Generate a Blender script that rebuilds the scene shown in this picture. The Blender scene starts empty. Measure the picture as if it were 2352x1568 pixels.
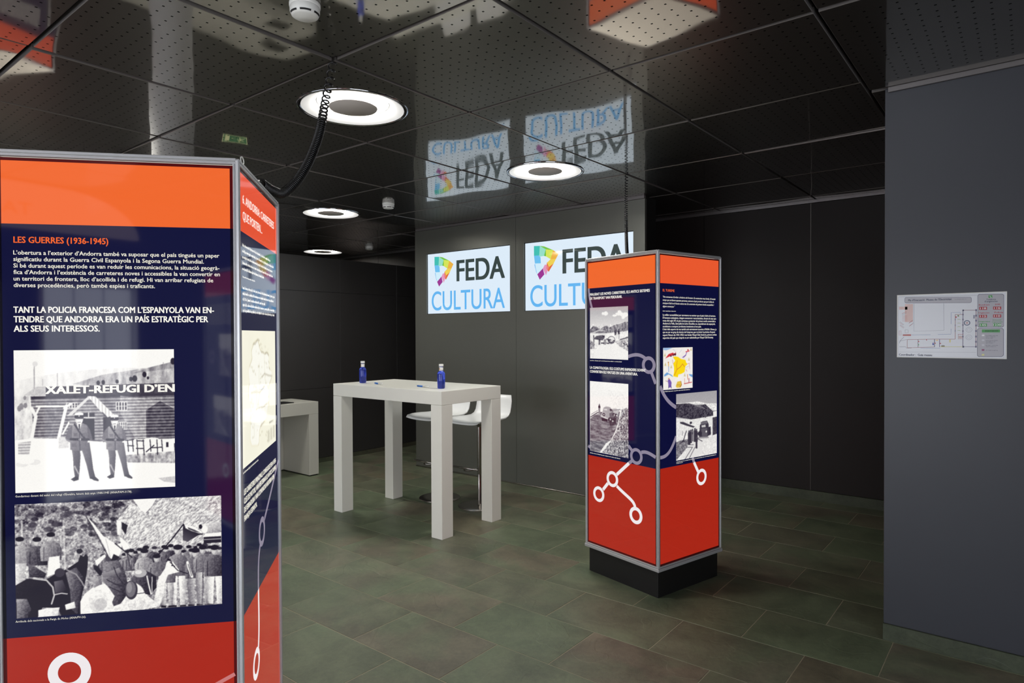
import bpy, math, random
import numpy as np
from mathutils import Vector, Matrix

# ------------------------------------------------------------------ scene
scene = bpy.context.scene
col = scene.collection
PI = math.pi

# ------------------------------------------------------------------ camera
CAM_H = 1.525
F_PX, PITCH, ROLL, YAW = 1486.957, -0.0121294, -0.0038515, -0.6740779
def cam_basis():
    cy, sy = math.cos(YAW), math.sin(YAW)
    fwd = Vector((sy, cy, 0)); right = Vector((cy, -sy, 0)); up = Vector((0, 0, 1))
    f2 = fwd * math.cos(PITCH) + up * math.sin(PITCH)
    u2 = up * math.cos(PITCH) - fwd * math.sin(PITCH)
    r3 = right * math.cos(ROLL) + u2 * math.sin(ROLL)
    u3 = u2 * math.cos(ROLL) - right * math.sin(ROLL)
    return r3, u3, f2
r_, u_, f_ = cam_basis()
cam_data = bpy.data.cameras.new('camera')
cam_data.sensor_width = 36.0
cam_data.lens = F_PX / 2352 * 36.0
cam_data.clip_start = 0.05
cam = bpy.data.objects.new('camera', cam_data)
cam.matrix_world = Matrix(((r_.x, u_.x, -f_.x, 0), (r_.y, u_.y, -f_.y, 0), (r_.z, u_.z, -f_.z, CAM_H), (0, 0, 0, 1)))
col.objects.link(cam)
scene.camera = cam

# ------------------------------------------------------------------ world, exposure
world = bpy.data.worlds.new('world')
scene.world = world
world.use_nodes = True
world.node_tree.nodes['Background'].inputs[0].default_value = (0.55, 0.6, 0.7, 1)
world.node_tree.nodes['Background'].inputs[1].default_value = 0.04
vs = scene.view_settings
vs.view_transform = 'Standard'
vs.look = 'None'
vs.exposure = 0.0
vs.gamma = 1.0
vs.use_curve_mapping = False
scene.cycles.use_denoising = True
scene.cycles.max_bounces = 8
scene.cycles.glossy_bounces = 5
scene.cycles.sample_clamp_indirect = 6.0

LAMP_L = 138.0      # radiance of the ring lamps
PRINT_L = 1.0      # radiance of a white backlit print
SCREEN_L = 1.0
PANE_L = (4.6, 1.3, 4.0)   # panes: left bay raised as fill, reflected bay, added fill glazing right

# ------------------------------------------------------------------ helpers
def s2l(c):
    c = np.asarray(c, float)
    return np.where(c <= 0.04045, c / 12.92, ((c + 0.055) / 1.055) ** 2.4)
def rgb(r, g, b):
    v = s2l(np.array([r, g, b]) / 255.0)
    return (float(v[0]), float(v[1]), float(v[2]), 1.0)

def new_mat(name):
    m = bpy.data.materials.new(name)
    m.use_nodes = True
    nt = m.node_tree
    b = nt.nodes['Principled BSDF']
    return m, nt, b
def mat_simple(name, color, rough=0.5, metal=0.0, spec=0.5, noise=0.0, nscale=30.0, bump=0.0, bscale=60.0):
    m, nt, b = new_mat(name)
    b.inputs['Base Color'].default_value = color
    b.inputs['Roughness'].default_value = rough
    b.inputs['Metallic'].default_value = metal
    b.inputs['Specular IOR Level'].default_value = spec
    if noise > 0 or bump > 0:
        tc = nt.nodes.new('ShaderNodeTexCoord')
        n = nt.nodes.new('ShaderNodeTexNoise')
        n.inputs['Scale'].default_value = nscale
        n.inputs['Detail'].default_value = 5
        nt.links.new(tc.outputs['Object'], n.inputs['Vector'])
        if noise > 0:
            mx = nt.nodes.new('ShaderNodeMix'); mx.data_type = 'RGBA'
            c0 = tuple(max(0, v * (1 - noise)) for v in color[:3]) + (1,)
            c1 = tuple(v * (1 + noise) for v in color[:3]) + (1,)
            mx.inputs[6].default_value = c0; mx.inputs[7].default_value = c1
            nt.links.new(n.outputs['Fac'], mx.inputs[0])
            nt.links.new(mx.outputs[2], b.inputs['Base Color'])
        if bump > 0:
            n2 = nt.nodes.new('ShaderNodeTexNoise')
            n2.inputs['Scale'].default_value = bscale
            nt.links.new(tc.outputs['Object'], n2.inputs['Vector'])
            bp = nt.nodes.new('ShaderNodeBump')
            bp.inputs['Strength'].default_value = bump
            bp.inputs['Distance'].default_value = 0.002
            nt.links.new(n2.outputs['Fac'], bp.inputs['Height'])
            nt.links.new(bp.outputs['Normal'], b.inputs['Normal'])
    return m

class MB:
    """collects geometry, builds ONE mesh object"""
    def __init__(self):
        self.v = []; self.f = []; self.c = []; self.cur = None; self.sm = []
        self.smooth = False
    def add(self, verts, faces, color=None):
        o = len(self.v)
        self.v += [tuple(p) for p in verts]
        self.f += [tuple(i + o for i in f) for f in faces]
        self.sm += [self.smooth] * len(faces)
        self.c += [color or (1, 1, 1, 1)] * len(verts)
        return self
    def box(self, x0, x1, y0, y1, z0, z1, bev=0.0, color=None):
        if bev <= 0:
            v = [(x0,y0,z0),(x1,y0,z0),(x1,y1,z0),(x0,y1,z0),(x0,y0,z1),(x1,y0,z1),(x1,y1,z1),(x0,y1,z1)]
            f = [(0,3,2,1),(4,5,6,7),(0,1,5,4),(1,2,6,5),(2,3,7,6),(3,0,4,7)]
            return self.add(v, f, color)
        b = bev
        v = []; idx = {}
        for ax in range(3):
            for sx in (0,1):
                for sy in (0,1):
                    for sz in (0,1):
                        s = (sx, sy, sz)
                        p = []
                        for k, (lo, hi) in enumerate(((x0,x1),(y0,y1),(z0,z1))):
                            q = hi if s[k] else lo
                            if k != ax: q += -b if s[k] else b
                            p.append(q)
                        idx[(ax,) + s] = len(v); v.append(tuple(p))
        f = []
        def g(ax, *s): return idx[(ax,) + s]
        # main faces
        f += [(g(0,0,0,0),g(0,0,0,1),g(0,0,1,1),g(0,0,1,0)),(g(0,1,0,0),g(0,1,1,0),g(0,1,1,1),g(0,1,0,1))]
        f += [(g(1,0,0,0),g(1,1,0,0),g(1,1,0,1),g(1,0,0,1)),(g(1,0,1,0),g(1,0,1,1),g(1,1,1,1),g(1,1,1,0))]
        f += [(g(2,0,0,0),g(2,0,1,0),g(2,1,1,0),g(2,1,0,0)),(g(2,0,0,1),g(2,1,0,1),g(2,1,1,1),g(2,0,1,1))]
        # edges
        for s in (0,1):
            for t in (0,1):
                q = (g(0,s,t,0),g(0,s,t,1),g(1,s,t,1),g(1,s,t,0)); f.append(q if s == t else q[::-1])
                q = (g(1,0,s,t),g(1,1,s,t),g(2,1,s,t),g(2,0,s,t)); f.append(q if s == t else q[::-1])
                q = (g(2,s,0,t),g(2,s,1,t),g(0,s,1,t),g(0,s,0,t)); f.append(q if s == t else q[::-1])
        for sx in (0,1):
            for sy in (0,1):
                for sz in (0,1):
                    q = (g(0,sx,sy,sz),g(1,sx,sy,sz),g(2,sx,sy,sz)); f.append(q if (sx+sy+sz) % 2 else q[::-1])
        return self.add(v, f, color)
    def tube(self, pts, rad, n=10, cap=True, color=None):
        pts = [Vector(p) for p in pts]
        N = len(pts)
        rads = rad if hasattr(rad, '__len__') else [rad] * N
        t0 = (pts[1] - pts[0]).normalized()
        ref = Vector((0,0,1)) if abs(t0.z) < 0.9 else Vector((1,0,0))
        nrm = t0.cross(ref).normalized()
        V = []
        for i, p in enumerate(pts):
            a = pts[max(0, i-1)]; b = pts[min(N-1, i+1)]
            t = (b - a).normalized()
            nrm = (nrm - t * nrm.dot(t)).normalized()
            bi = t.cross(nrm)
            for k in range(n):
                an = 2*PI*k/n
                V.append(p + (nrm*math.cos(an) + bi*math.sin(an)) * rads[i])
        Fc = []
        for i in range(N-1):
            for k in range(n):
                k2 = (k+1) % n
                Fc.append((i*n+k, i*n+k2, (i+1)*n+k2, (i+1)*n+k))
        if cap:
            Fc.append(tuple(range(n))[::-1]); Fc.append(tuple((N-1)*n+k for k in range(n)))
        return self.add(V, Fc, color)
    def lathe(self, prof, n=32, cx=0, cy=0, cz=0, close=False, color=None):
        V = []; Fc = []
        for (r, z) in prof:
            for k in range(n):
                an = 2*PI*k/n
                V.append((cx + r*math.cos(an), cy + r*math.sin(an), cz + z))
        M = len(prof)
        for i in range(M-1 + (1 if close else 0)):
            j = (i+1) % M
            for k in range(n):
                k2 = (k+1) % n
                Fc.append((i*n+k, i*n+k2, j*n+k2, j*n+k))
        return self.add(V, Fc, color)
    def quad(self, a, b, c, d, color=None):
        return self.add([a, b, c, d], [(0,1,2,3)], color)
    def poly(self, pts, color=None):
        return self.add(pts, [tuple(range(len(pts)))], color)
    def build(self, name, mat, parent=None, smooth=None, colors=False):
        me = bpy.data.meshes.new(name)
        me.from_pydata(self.v, [], self.f)
        if colors:
            a = me.color_attributes.new('Col', 'FLOAT_COLOR', 'POINT')
            a.data.foreach_set('color', np.array(self.c, dtype=np.float32).ravel())
        sm = self.sm if smooth is None else [smooth]*len(self.f)
        me.polygons.foreach_set('use_smooth', sm)
        me.update()
        if mat: me.materials.append(mat)
        o = bpy.data.objects.new(name, me)
        col.objects.link(o)
        if parent is not None: o.parent = parent
        return o

def fix_normals(o):
    import bmesh
    bm = bmesh.new(); bm.from_mesh(o.data)
    bmesh.ops.recalc_face_normals(bm, faces=bm.faces[:])
    bm.to_mesh(o.data); bm.free()
    return o
def tag(o, label=None, cat=None, group=None, kind=None):
    if label: o['label'] = label
    if cat: o['category'] = cat
    if group: o['group'] = group
    if kind: o['kind'] = kind
    return o
def empty(name, loc=(0,0,0), rz=0.0):
    o = bpy.data.objects.new(name, None)
    o.empty_display_size = 0.1
    o.location = loc; o.rotation_euler = (0, 0, rz)
    col.objects.link(o)
    return o
def copy_tree(o, parent=None):
    c = o.copy(); col.objects.link(c); c.parent = parent
    for ch in list(o.children): copy_tree(ch, c)
    return c

# ------------------------------------------------------------------ materials
def mat_print(name, strength):
    """backlit print behind glossy acrylic: colour from the mesh colour attribute"""
    m, nt, b = new_mat(name)
    at = nt.nodes.new('ShaderNodeAttribute'); at.attribute_name = 'Col'
    b.inputs['Base Color'].default_value = (0.003, 0.003, 0.005, 1)
    b.inputs['Roughness'].default_value = 0.04
    b.inputs['IOR'].default_value = 1.72      # acrylic over glass: two reflecting faces
    nt.links.new(at.outputs['Color'], b.inputs['Emission Color'])
    b.inputs['Emission Strength'].default_value = strength
    return m
M = {}
M['print'] = mat_print('backlit_print', PRINT_L)
M['screen'] = mat_print('screen_image', SCREEN_L)
m, nt, b = new_mat('paper_print')
at = nt.nodes.new('ShaderNodeAttribute'); at.attribute_name = 'Col'
nt.links.new(at.outputs['Color'], b.inputs['Base Color'])
b.inputs['Roughness'].default_value = 0.22
M['paper'] = m
M['border_red'] = mat_simple('unlit_print_red', rgb(95, 18, 22), 0.05)
M['border_navy'] = mat_simple('unlit_print_navy', rgb(16, 14, 30), 0.05)
M['alu'] = mat_simple('brushed_aluminium', rgb(206, 206, 208), 0.34, 0.45, noise=0.03, nscale=80)
M['steel'] = mat_simple('stainless_steel', rgb(165, 160, 155), 0.25, 1.0, noise=0.05, nscale=60)
M['dark_metal'] = mat_simple('dark_metal', rgb(60, 58, 56), 0.35, 0.8, noise=0.1)
M['plinth'] = mat_simple('black_plinth_laminate', rgb(22, 21, 21), 0.5, noise=0.15, bump=0.05)
M['white_lacquer'] = mat_simple('white_lacquer', rgb(234, 232, 222), 0.35, noise=0.015, nscale=6, bump=0.02)
M['desk_lacquer'] = mat_simple('grey_white_lacquer', rgb(196, 194, 184), 0.35, noise=0.015, nscale=6, bump=0.02)
M['white_plastic'] = mat_simple('white_plastic', rgb(232, 231, 226), 0.3, noise=0.02)
M['seat_plastic'] = mat_simple('white_seat_shell', rgb(240, 240, 238), 0.3, noise=0.02)
M['black_rubber'] = mat_simple('black_cable_rubber', rgb(16, 16, 18), 0.32, noise=0.2)
M['black_matte'] = mat_simple('black_void', rgb(9, 9, 9), 0.9, noise=0.1)
M['dark_slot'] = mat_simple('dark_slot', rgb(25, 24, 23), 0.7, noise=0.1)
M['grey_disc'] = mat_simple('grey_lamp_disc', rgb(200, 192, 184), 0.6, 0.0, noise=0.03)
M['chrome'] = mat_simple('chrome_rim', rgb(170, 170, 175), 0.08, 1.0, noise=0.02)
M['panel_edge'] = mat_simple('aluminium_edge', rgb(138, 132, 129), 0.35, 0.6, noise=0.05)

# ceiling: dark polished steel with punched square holes
def mat_ceiling():
    m, nt, b = new_mat('dark_polished_perforated_steel')
    L = nt.links.new
    tc = nt.nodes.new('ShaderNodeTexCoord')
    sx = nt.nodes.new('ShaderNodeSeparateXYZ'); L(tc.outputs['Object'], sx.inputs[0])
    def math_(op, a, bb=None, c=None):
        n = nt.nodes.new('ShaderNodeMath'); n.operation = op
        for i, q in enumerate((a, bb, c)):
            if q is None: continue
            if isinstance(q, (int, float)): n.inputs[i].default_value = q
            else: L(q, n.inputs[i])
        return n.outputs[0]
    pitch = 0.0535
    masks = []
    for ax in ('X', 'Y'):
        t = math_('DIVIDE', sx.outputs[ax], pitch)
        fr = math_('FRACT', t)                       # 16 holes: centres at half pitches
        d = math_('ABSOLUTE', math_('SUBTRACT', fr, 0.5))
        inside = math_('LESS_THAN', d, 0.078)
        lim = math_('LESS_THAN', math_('ABSOLUTE', t), 8.0)
        masks.append(math_('MULTIPLY', inside, lim))
    hole = math_('MULTIPLY', masks[0], masks[1])
    mx = nt.nodes.new('ShaderNodeMix'); mx.data_type = 'RGBA'
    mx.inputs[6].default_value = rgb(166, 163, 158); mx.inputs[7].default_value = (0.004, 0.004, 0.004, 1)
    L(hole, mx.inputs[0]); L(mx.outputs[2], b.inputs['Base Color'])
    b.inputs['Metallic'].default_value = 1.0
    rg = math_('MULTIPLY_ADD', hole, 0.7, 0.05)
    L(rg, b.inputs['Roughness'])
    # gentle oil-canning of the sheet
    n = nt.nodes.new('ShaderNodeTexNoise'); n.inputs['Scale'].default_value = 1.7; n.inputs['Detail'].default_value = 1.0
    oi = nt.nodes.new('ShaderNodeObjectInfo')
    add = nt.nodes.new('ShaderNodeVectorMath'); add.operation = 'ADD'
    cmb = nt.nodes.new('ShaderNodeCombineXYZ')
    L(math_('MULTIPLY', oi.outputs['Random'], 37.0), cmb.inputs[0]); L(math_('MULTIPLY', oi.outputs['Random'], 11.0), cmb.inputs[1])
    L(tc.outputs['Object'], add.inputs[0]); L(cmb.outputs[0], add.inputs[1]); L(add.outputs[0], n.inputs['Vector'])
    bp = nt.nodes.new('ShaderNodeBump'); bp.inputs['Strength'].default_value = 1.0; bp.inputs['Distance'].default_value = 0.006
    L(n.outputs['Fac'], bp.inputs['Height']); L(bp.outputs['Normal'], b.inputs['Normal'])
    # brushed haze over the polish: a second, wide lobe
    gl = nt.nodes.new('ShaderNodeBsdfAnisotropic'); gl.inputs['Roughness'].default_value = 0.38
    L(mx.outputs[2], gl.inputs['Color']); L(bp.outputs['Normal'], gl.inputs['Normal'])
    ms = nt.nodes.new('ShaderNodeMixShader'); ms.inputs[0].default_value = 0.34
    L(b.outputs[0], ms.inputs[1]); L(gl.outputs[0], ms.inputs[2])
    L(ms.outputs[0], nt.nodes['Material Output'].inputs['Surface'])
    return m
M['ceiling'] = mat_ceiling()

# slate floor
def mat_slate(name, per_tile=True, dark=1.0):
    m, nt, b = new_mat(name)
    L = nt.links.new
    tc = nt.nodes.new('ShaderNodeTexCoord')
    oi = nt.nodes.new('ShaderNodeObjectInfo')
    off = nt.nodes.new('ShaderNodeVectorMath'); off.operation = 'ADD'
    cmb = nt.nodes.new('ShaderNodeCombineXYZ')
    mul = nt.nodes.new('ShaderNodeMath'); mul.operation = 'MULTIPLY'; mul.inputs[1].default_value = 53.0
    L(oi.outputs['Random'], mul.inputs[0]); L(mul.outputs[0], cmb.inputs[0]); L(mul.outputs[0], cmb.inputs[2])
    L(tc.outputs['Object'], off.inputs[0]); L(cmb.outputs[0], off.inputs[1])
    def noise(scale, det, rough=0.6, dist=0.0):
        n = nt.nodes.new('ShaderNodeTexNoise'); n.inputs['Scale'].default_value = scale
        n.inputs['Detail'].default_value = det; n.inputs['Roughness'].default_value = rough
        n.inputs['Distortion'].default_value = dist
        L(off.outputs[0], n.inputs['Vector']); return n
    n1 = noise(3.2, 6, 0.62, 0.6); n2 = noise(38, 9, 0.8); n3 = noise(1.6, 3, 0.5, 1.2)
    # per tile tone
    cr = nt.nodes.new('ShaderNodeValToRGB')
    e = cr.color_ramp.elements
    def sc(c): return (c[0]*dark*1.18, c[1]*dark*1.17, c[2]*dark*1.12, 1)
    e[0].position = 0.0; e[0].color = sc(rgb(100, 96, 81))
    e[1].position = 1.0; e[1].color = sc(rgb(95, 103, 84))
    for pos, c in ((0.2, (100, 96, 84)), (0.4, (94, 98, 82)), (0.6, (100, 100, 86)), (0.8, (91, 100, 82))):
        x = e.new(pos); x.color = sc(rgb(*c))
    L(oi.outputs['Random'], cr.inputs[0])
    hs = nt.nodes.new('ShaderNodeMix'); hs.data_type = 'RGBA'; hs.blend_type = 'MIX'
    L(cr.outputs[0], hs.inputs[6]); hs.inputs[7].default_value = sc(rgb(90, 102, 82))
    mr = nt.nodes.new('ShaderNodeMapRange'); mr.inputs[1].default_value = 0.42; mr.inputs[2].default_value = 0.62
    L(n3.outputs['Fac'], mr.inputs[0])
    hm = nt.nodes.new('ShaderNodeMath'); hm.operation = 'MULTIPLY'; hm.inputs[1].default_value = 0.75
    L(mr.outputs[0], hm.inputs[0]); L(hm.outputs[0], hs.inputs[0])
    # mottling
    mo = nt.nodes.new('ShaderNodeMix'); mo.data_type = 'RGBA'; mo.blend_type = 'MULTIPLY'; mo.inputs[0].default_value = 1.0
    r1 = nt.nodes.new('ShaderNodeValToRGB')
    r1.color_ramp.elements[0].position = 0.38; r1.color_ramp.elements[0].color = (0.60, 0.60, 0.60, 1)
    r1.color_ramp.elements[1].position = 0.62; r1.color_ramp.elements[1].color = (1.30, 1.29, 1.25, 1)
    ad = nt.nodes.new('ShaderNodeMath'); ad.operation = 'MULTIPLY_ADD'; ad.inputs[1].default_value = 0.45
    L(n2.outputs['Fac'], ad.inputs[0])
    h2 = nt.nodes.new('ShaderNodeMath'); h2.operation = 'MULTIPLY'; h2.inputs[1].default_value = 0.55
    L(n1.outputs['Fac'], h2.inputs[0]); L(h2.outputs[0], ad.inputs[2])
    L(ad.outputs[0], r1.inputs[0])
    L(hs.outputs[2], mo.inputs[6]); L(r1.outputs[0], mo.inputs[7])
    L(mo.outputs[2], b.inputs['Base Color'])
    rr = nt.nodes.new('ShaderNodeMapRange'); rr.inputs[3].default_value = 0.30; rr.inputs[4].default_value = 0.55
    L(n2.outputs['Fac'], rr.inputs[0]); L(rr.outputs[0], b.inputs['Roughness'])
    b.inputs['Specular IOR Level'].default_value = 0.45
    # cleft relief
    n4 = noise(2.1, 2, 0.5, 1.6)
    st = nt.nodes.new('ShaderNodeValToRGB'); st.color_ramp.interpolation = 'EASE'
    st.color_ramp.elements[0].position = 0.57; st.color_ramp.elements[1].position = 0.59
    L(n4.outputs['Fac'], st.inputs[0])
    hsum = nt.nodes.new('ShaderNodeMath'); hsum.operation = 'MULTIPLY_ADD'; hsum.inputs[1].default_value = 0.16
    L(st.outputs[0], hsum.inputs[0]); L(ad.outputs[0], hsum.inputs[2])
    bp = nt.nodes.new('ShaderNodeBump'); bp.inputs['Strength'].default_value = 0.7; bp.inputs['Distance'].default_value = 0.005
    L(hsum.outputs[0], bp.inputs['Height']); L(bp.outputs['Normal'], b.inputs['Normal'])
    return m
M['slate'] = mat_slate('green_grey_slate')
M['slate_base'] = mat_slate('slate_skirting', dark=0.55)
M['grout'] = mat_simple('floor_grout', rgb(158, 151, 128), 0.8, noise=0.2, nscale=40)
M['wall_dark'] = mat_simple('anthracite_panel', rgb(52, 50, 49), 0.42, noise=0.06, nscale=3)
M['wall_far'] = mat_simple('dark_brown_grey_panel', rgb(46, 42, 41), 0.5, 0.0, 0.22, noise=0.06, nscale=3)
M['column'] = mat_simple('slate_grey_panel', rgb(62, 64, 71), 0.38, noise=0.05, nscale=3)
M['joint'] = mat_simple('panel_joint_strip', rgb(92, 88, 84), 0.4, 0.6, noise=0.05)
M['joint_dark'] = mat_simple('panel_joint_dark', rgb(16, 16, 16), 0.7, noise=0.05)
M['satin'] = mat_simple('satin_grey_screen_wall', rgb(112, 113, 106), 0.34, 0.45, noise=0.04, nscale=4)
M['trim'] = mat_simple('ceiling_trim_metal', rgb(120, 116, 116), 0.4, 0.5, noise=0.05)
M['pale'] = mat_simple('pale_plaster', rgb(205, 205, 205), 0.7, noise=0.04, nscale=4)
M['back_wall'] = mat_simple('grey_plaster', rgb(66, 66, 70), 0.7, noise=0.06, nscale=3)
# ================================================================== THE SETTING
H = 2.725                     # ceiling height
S = 0.87456                   # ceiling panel module
GX, GY = -2.380, 1.7424       # a ceiling grid crossing
rng = random.Random(7)

XL, XR, YB, YF = -9.35, 2.2, -3.4, 6.29     # room bounds
X_PART, X_COL, Y_COL, Y_SCR = -6.59, -0.56, 3.655, 5.14

# ---- floor: slab, grout bed and single slate tiles in running bond
fl = MB(); fl.box(XL-.1, XR+.1, YB-.1, YF+.1, -0.12, -0.0125)
floor = tag(fl.build('floor', M['slate']), kind='structure')
g = MB(); g.box(-6.6, 1.3, 0.39, YF, -0.0124, -0.0015)
g.build('grout_bed', M['grout'], floor)
g = MB(); g.box(XL, -6.6, YB, YF, -0.0124, 0); g.box(-6.6, 1.3, YB, 0.39, -0.0124, 0); g.box(1.3, XR, YB, YF, -0.0124, 0)
g.build('plain_slate_area', M['slate'], floor)
TX, TY = 0.606, 0.406
tm = MB(); tm.box(-TX/2+.002, TX/2-.002, -TY/2+.002, TY/2-.002, -0.012, 0, bev=0.0012)
tile0 = tm.build('slate_tile', M['slate'], floor)
tile_mesh = tile0.data
tile_used = False
def half_tile(x0, x1, y0, y1):
    t = MB(); t.box(x0+.002, x1-.002, y0+.002, y1-.002, -0.012, 0, bev=0.0012)
    return t.build('slate_tile', M['slate'], floor)
for r in range(-4, 11):
    y0 = 2.016 + r*TY; y1 = min(y0 + TY, YF)
    base = -2.640 if r % 2 == 0 else -2.334
    k0 = math.floor((-6.6 - base)/TX); k1 = math.ceil((1.3 - base)/TX)
    for k in range(k0, k1):
        x0 = base + k*TX; x1 = x0 + TX
        cut = x0 < -6.6 or x1 > 1.3 or y1 - y0 < TY - .01
        if cut:
            xa, xb = max(x0, -6.6), min(x1, 1.3)
            if xb - xa < 0.02: continue
            half_tile(xa, xb, y0, y1)
        else:
            if not tile_used: o = tile0; tile_used = True
            else: o = tile0.copy(); col.objects.link(o)
            o.parent = floor
            o.location = ((x0+x1)/2, (y0+y1)/2, rng.uniform(-.0004, .0003))
            o.rotation_euler = (rng.uniform(-.0006, .0006), rng.uniform(-.0006, .0006), 0)

# ---- ceiling: black plenum, perforated steel panels on a square grid
ce = MB(); ce.box(XL-.1, XR+.1, YB-.1, YF+.1, H+0.06, H+0.16)
ceiling = tag(ce.build('ceiling', M['black_matte']), kind='structure')
GAP = 0.0085; CH = 0.0020
def sag(x, y, hx, hy, a): return -a*(1-(x/hx)**2)*(1-(y/hy)**2)
def panel_mesh(hx, hy, name='ceiling_panel', n=8, a=0.0035, hole=0.0):
    mb = MB(); T = 0.024
    mb.smooth = True
    if hole <= 0:
        V = []; Fc = []
        for j in range(n+1):
            for i in range(n+1):
                x = -hx + 2*hx*i/n; y = -hy + 2*hy*j/n
                V.append((x, y, sag(x, y, hx, hy, a)))
        for j in range(n):
            for i in range(n):
                p = j*(n+1)+i
                Fc.append((p, p+n+1, p+n+2, p+1))
        mb.add(V, Fc)
    else:
        K = 64; R = 5; V = []; Fc = []
        for k in range(K):
            an = 2*PI*(k+.5)/K; c, s = math.cos(an), math.sin(an)
            q = max(abs(c)/hx, abs(s)/hy); ox, oy = c/q, s/q
            for r in range(R+1):
                t = r/R
                x = hole*c*(1-t) + ox*t; y = hole*s*(1-t) + oy*t
                V.append((x, y, 0.0))
        for k in range(K):
            k2 = (k+1) % K
            for r in range(R):
                Fc.append((k*(R+1)+r, k2*(R+1)+r, k2*(R+1)+r+1, k*(R+1)+r+1))
        mb.add(V, Fc)
        # fill square corners
        for sx in (-1, 1):
            for sy in (-1, 1):
                best = [k*(R+1)+R for k in range(K)]
                pts = sorted(best, key=lambda i: (V[i][0]-sx*hx)**2 + (V[i][1]-sy*hy)**2)[:2]
                a_, b_ = V[pts[0]], V[pts[1]]
                mb.add([a_, b_, (sx*hx, sy*hy, 0)], [(0,1,2)] if ((b_[0]-a_[0])*(sy*hy-a_[1])-(b_[1]-a_[1])*(sx*hx-a_[0])) < 0 else [(1,0,2)])
    return mb
def panel_skirt(hx, hy):
    mb = MB(); T = 0.026
    for (ax, ay, bx, by) in ((-hx,-hy,hx,-hy),(hx,-hy,hx,hy),(hx,hy,-hx,hy),(-hx,hy,-hx,-hy)):
        mb.quad((ax,ay,0.0),(bx,by,0.0),(bx,by,T),(ax,ay,T))
    mb.quad((-hx,-hy,T),(hx,-hy,T),(hx,hy,T),(-hx,hy,T))
    return mb
def build_panel(hx, hy, hole=0.0):
    a = panel_mesh(hx-CH, hy-CH, hole=hole)
    s = panel_skirt(hx, hy)
    s.v = [(x, y, z + (CH if z == 0 else 0)) for x, y, z in s.v]
    if hole > 0: s.f.pop(); s.sm.pop()
    for (ax, ay, bx, by) in ((-1,-1,1,-1),(1,-1,1,1),(1,1,-1,1),(-1,1,-1,-1)):
        s.quad((ax*(hx-CH), ay*(hy-CH), 0), (bx*(hx-CH), by*(hy-CH), 0), (bx*hx, by*hy, CH), (ax*hx, ay*hy, CH))
    nf = len(a.f)
    a.smooth = False
    a.add(s.v, s.f)
    o = a.build('ceiling_panel', M['ceiling'], ceiling)
    o.data.materials.append(M['panel_edge'])
    idx = [0]*nf + [1]*(len(a.f)-nf)
    o.data.polygons.foreach_set('material_index', idx)
    return o
LIGHT_CELLS = [(0,0),(0,2),(3,2),(6,4),(3,0),(6,2)]
LAMP_R = 0.287
hx = S/2 - GAP
full = lamp_panel = None
for i in range(-5, 8):
    for j in range(-6, 6):
        x1 = GX - i*S; x0 = x1 - S
        y0 = GY + j*S; y1 = y0 + S
        if i <= -3 and j == 1: y1 = Y_COL - .012     # the right bay runs on to the pier
        if i <= -3 and j == 2: y0 = Y_COL + .012
        xa, xb = max(x0, XL), min(x1, XR); ya, yb = max(y0, YB), min(y1, YF - 0.012)
        if xb - xa < .05 or yb - ya < .05: continue
        whole = (xb-xa > S-.01) and abs(yb-ya-S) < .01
        lit = (i, j) in LIGHT_CELLS
        if whole and lit:
            if lamp_panel is None: o = lamp_panel = build_panel(hx, hx, hole=LAMP_R-.012)
            else: o = lamp_panel.copy(); col.objects.link(o); o.parent = ceiling
        elif whole:
            if full is None: o = full = build_panel(hx, hx)
            else: o = full.copy(); col.objects.link(o); o.parent = ceiling
        else:
            o = build_panel((xb-xa)/2-GAP, (yb-ya)/2-GAP)
        o.location = ((xa+xb)/2, (ya+yb)/2, H + rng.uniform(-.0015, .0015))
        k = 0.25 if lit or not whole else 1.0
        o.rotation_euler = (k*rng.gauss(0, .0036), k*rng.gauss(0, .0036), 0)

# ---- walls
def wall(name, mb, mat): return tag(mb.build(name, mat), kind='structure')
w = MB(); w.box(XL-.1, XR+.1, YF+.02, YF+.14, 0, H+.06)
wall_far = wall('wall_far', w, M['joint_dark'])
# far wall cladding: single panels with joints
def clad_panel(parent, x0, x1, y0, y1, z0, z1, mat, bev=.0015):
    p = MB(); p.box(x0, x1, y0, y1, z0, z1, bev=bev)
    return p.build('wall_panel', mat, parent)
xs = [XR] + [-1.551 + 1.003*k for k in (3, 2, 1, 0, -1, -2, -3, -4, -5, -6, -7)] + [XL]
for a, b2 in zip(xs[:-1], xs[1:]):
    if a > XR + .001 : continue
    clad_panel(wall_far, b2+.0025, min(a, XR)-.0025, YF, YF+.02, 0.09, 2.695, M['wall_far'])
s = MB(); s.box(-1.5535, -1.5485, YF-.002, YF+.0195, 0.09, 2.695); s.build('joint_strip', M['joint'], wall_far)
s = MB(); s.box(XL, XR, YF-.012, YF+.02, 0, 0.088, bev=.001)
tag(s.build('baseboard_far', M['slate_base']), kind='structure')
s = MB(); s.box(XL, XR, YF-.014, YF+.02, 2.697, H-.001); tag(s.build('trim_1', M['trim']), kind='structure')

# right: the dark wall pier that carries the plan
w = MB(); w.box(X_COL, XR+.1, Y_COL+.004, Y_COL+.26, 0, 2.724); wall_right = wall('wall_right', w, M['column'])
clad_panel(wall_right, X_COL, XR, Y_COL, Y_COL+.004, 0.082, 2.70, M['column'], bev=.0008)
s = MB(); s.box(X_COL-.002, XR, Y_COL-.010, Y_COL+.004, 0, 0.08, bev=.001); tag(s.build('baseboard_right', M['slate_base']), kind='structure')
s = MB(); s.box(X_COL+.015, XR, Y_COL-.014, Y_COL+.004, 2.70, H-.001); tag(s.build('trim_2', M['trim']), kind='structure')

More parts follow.
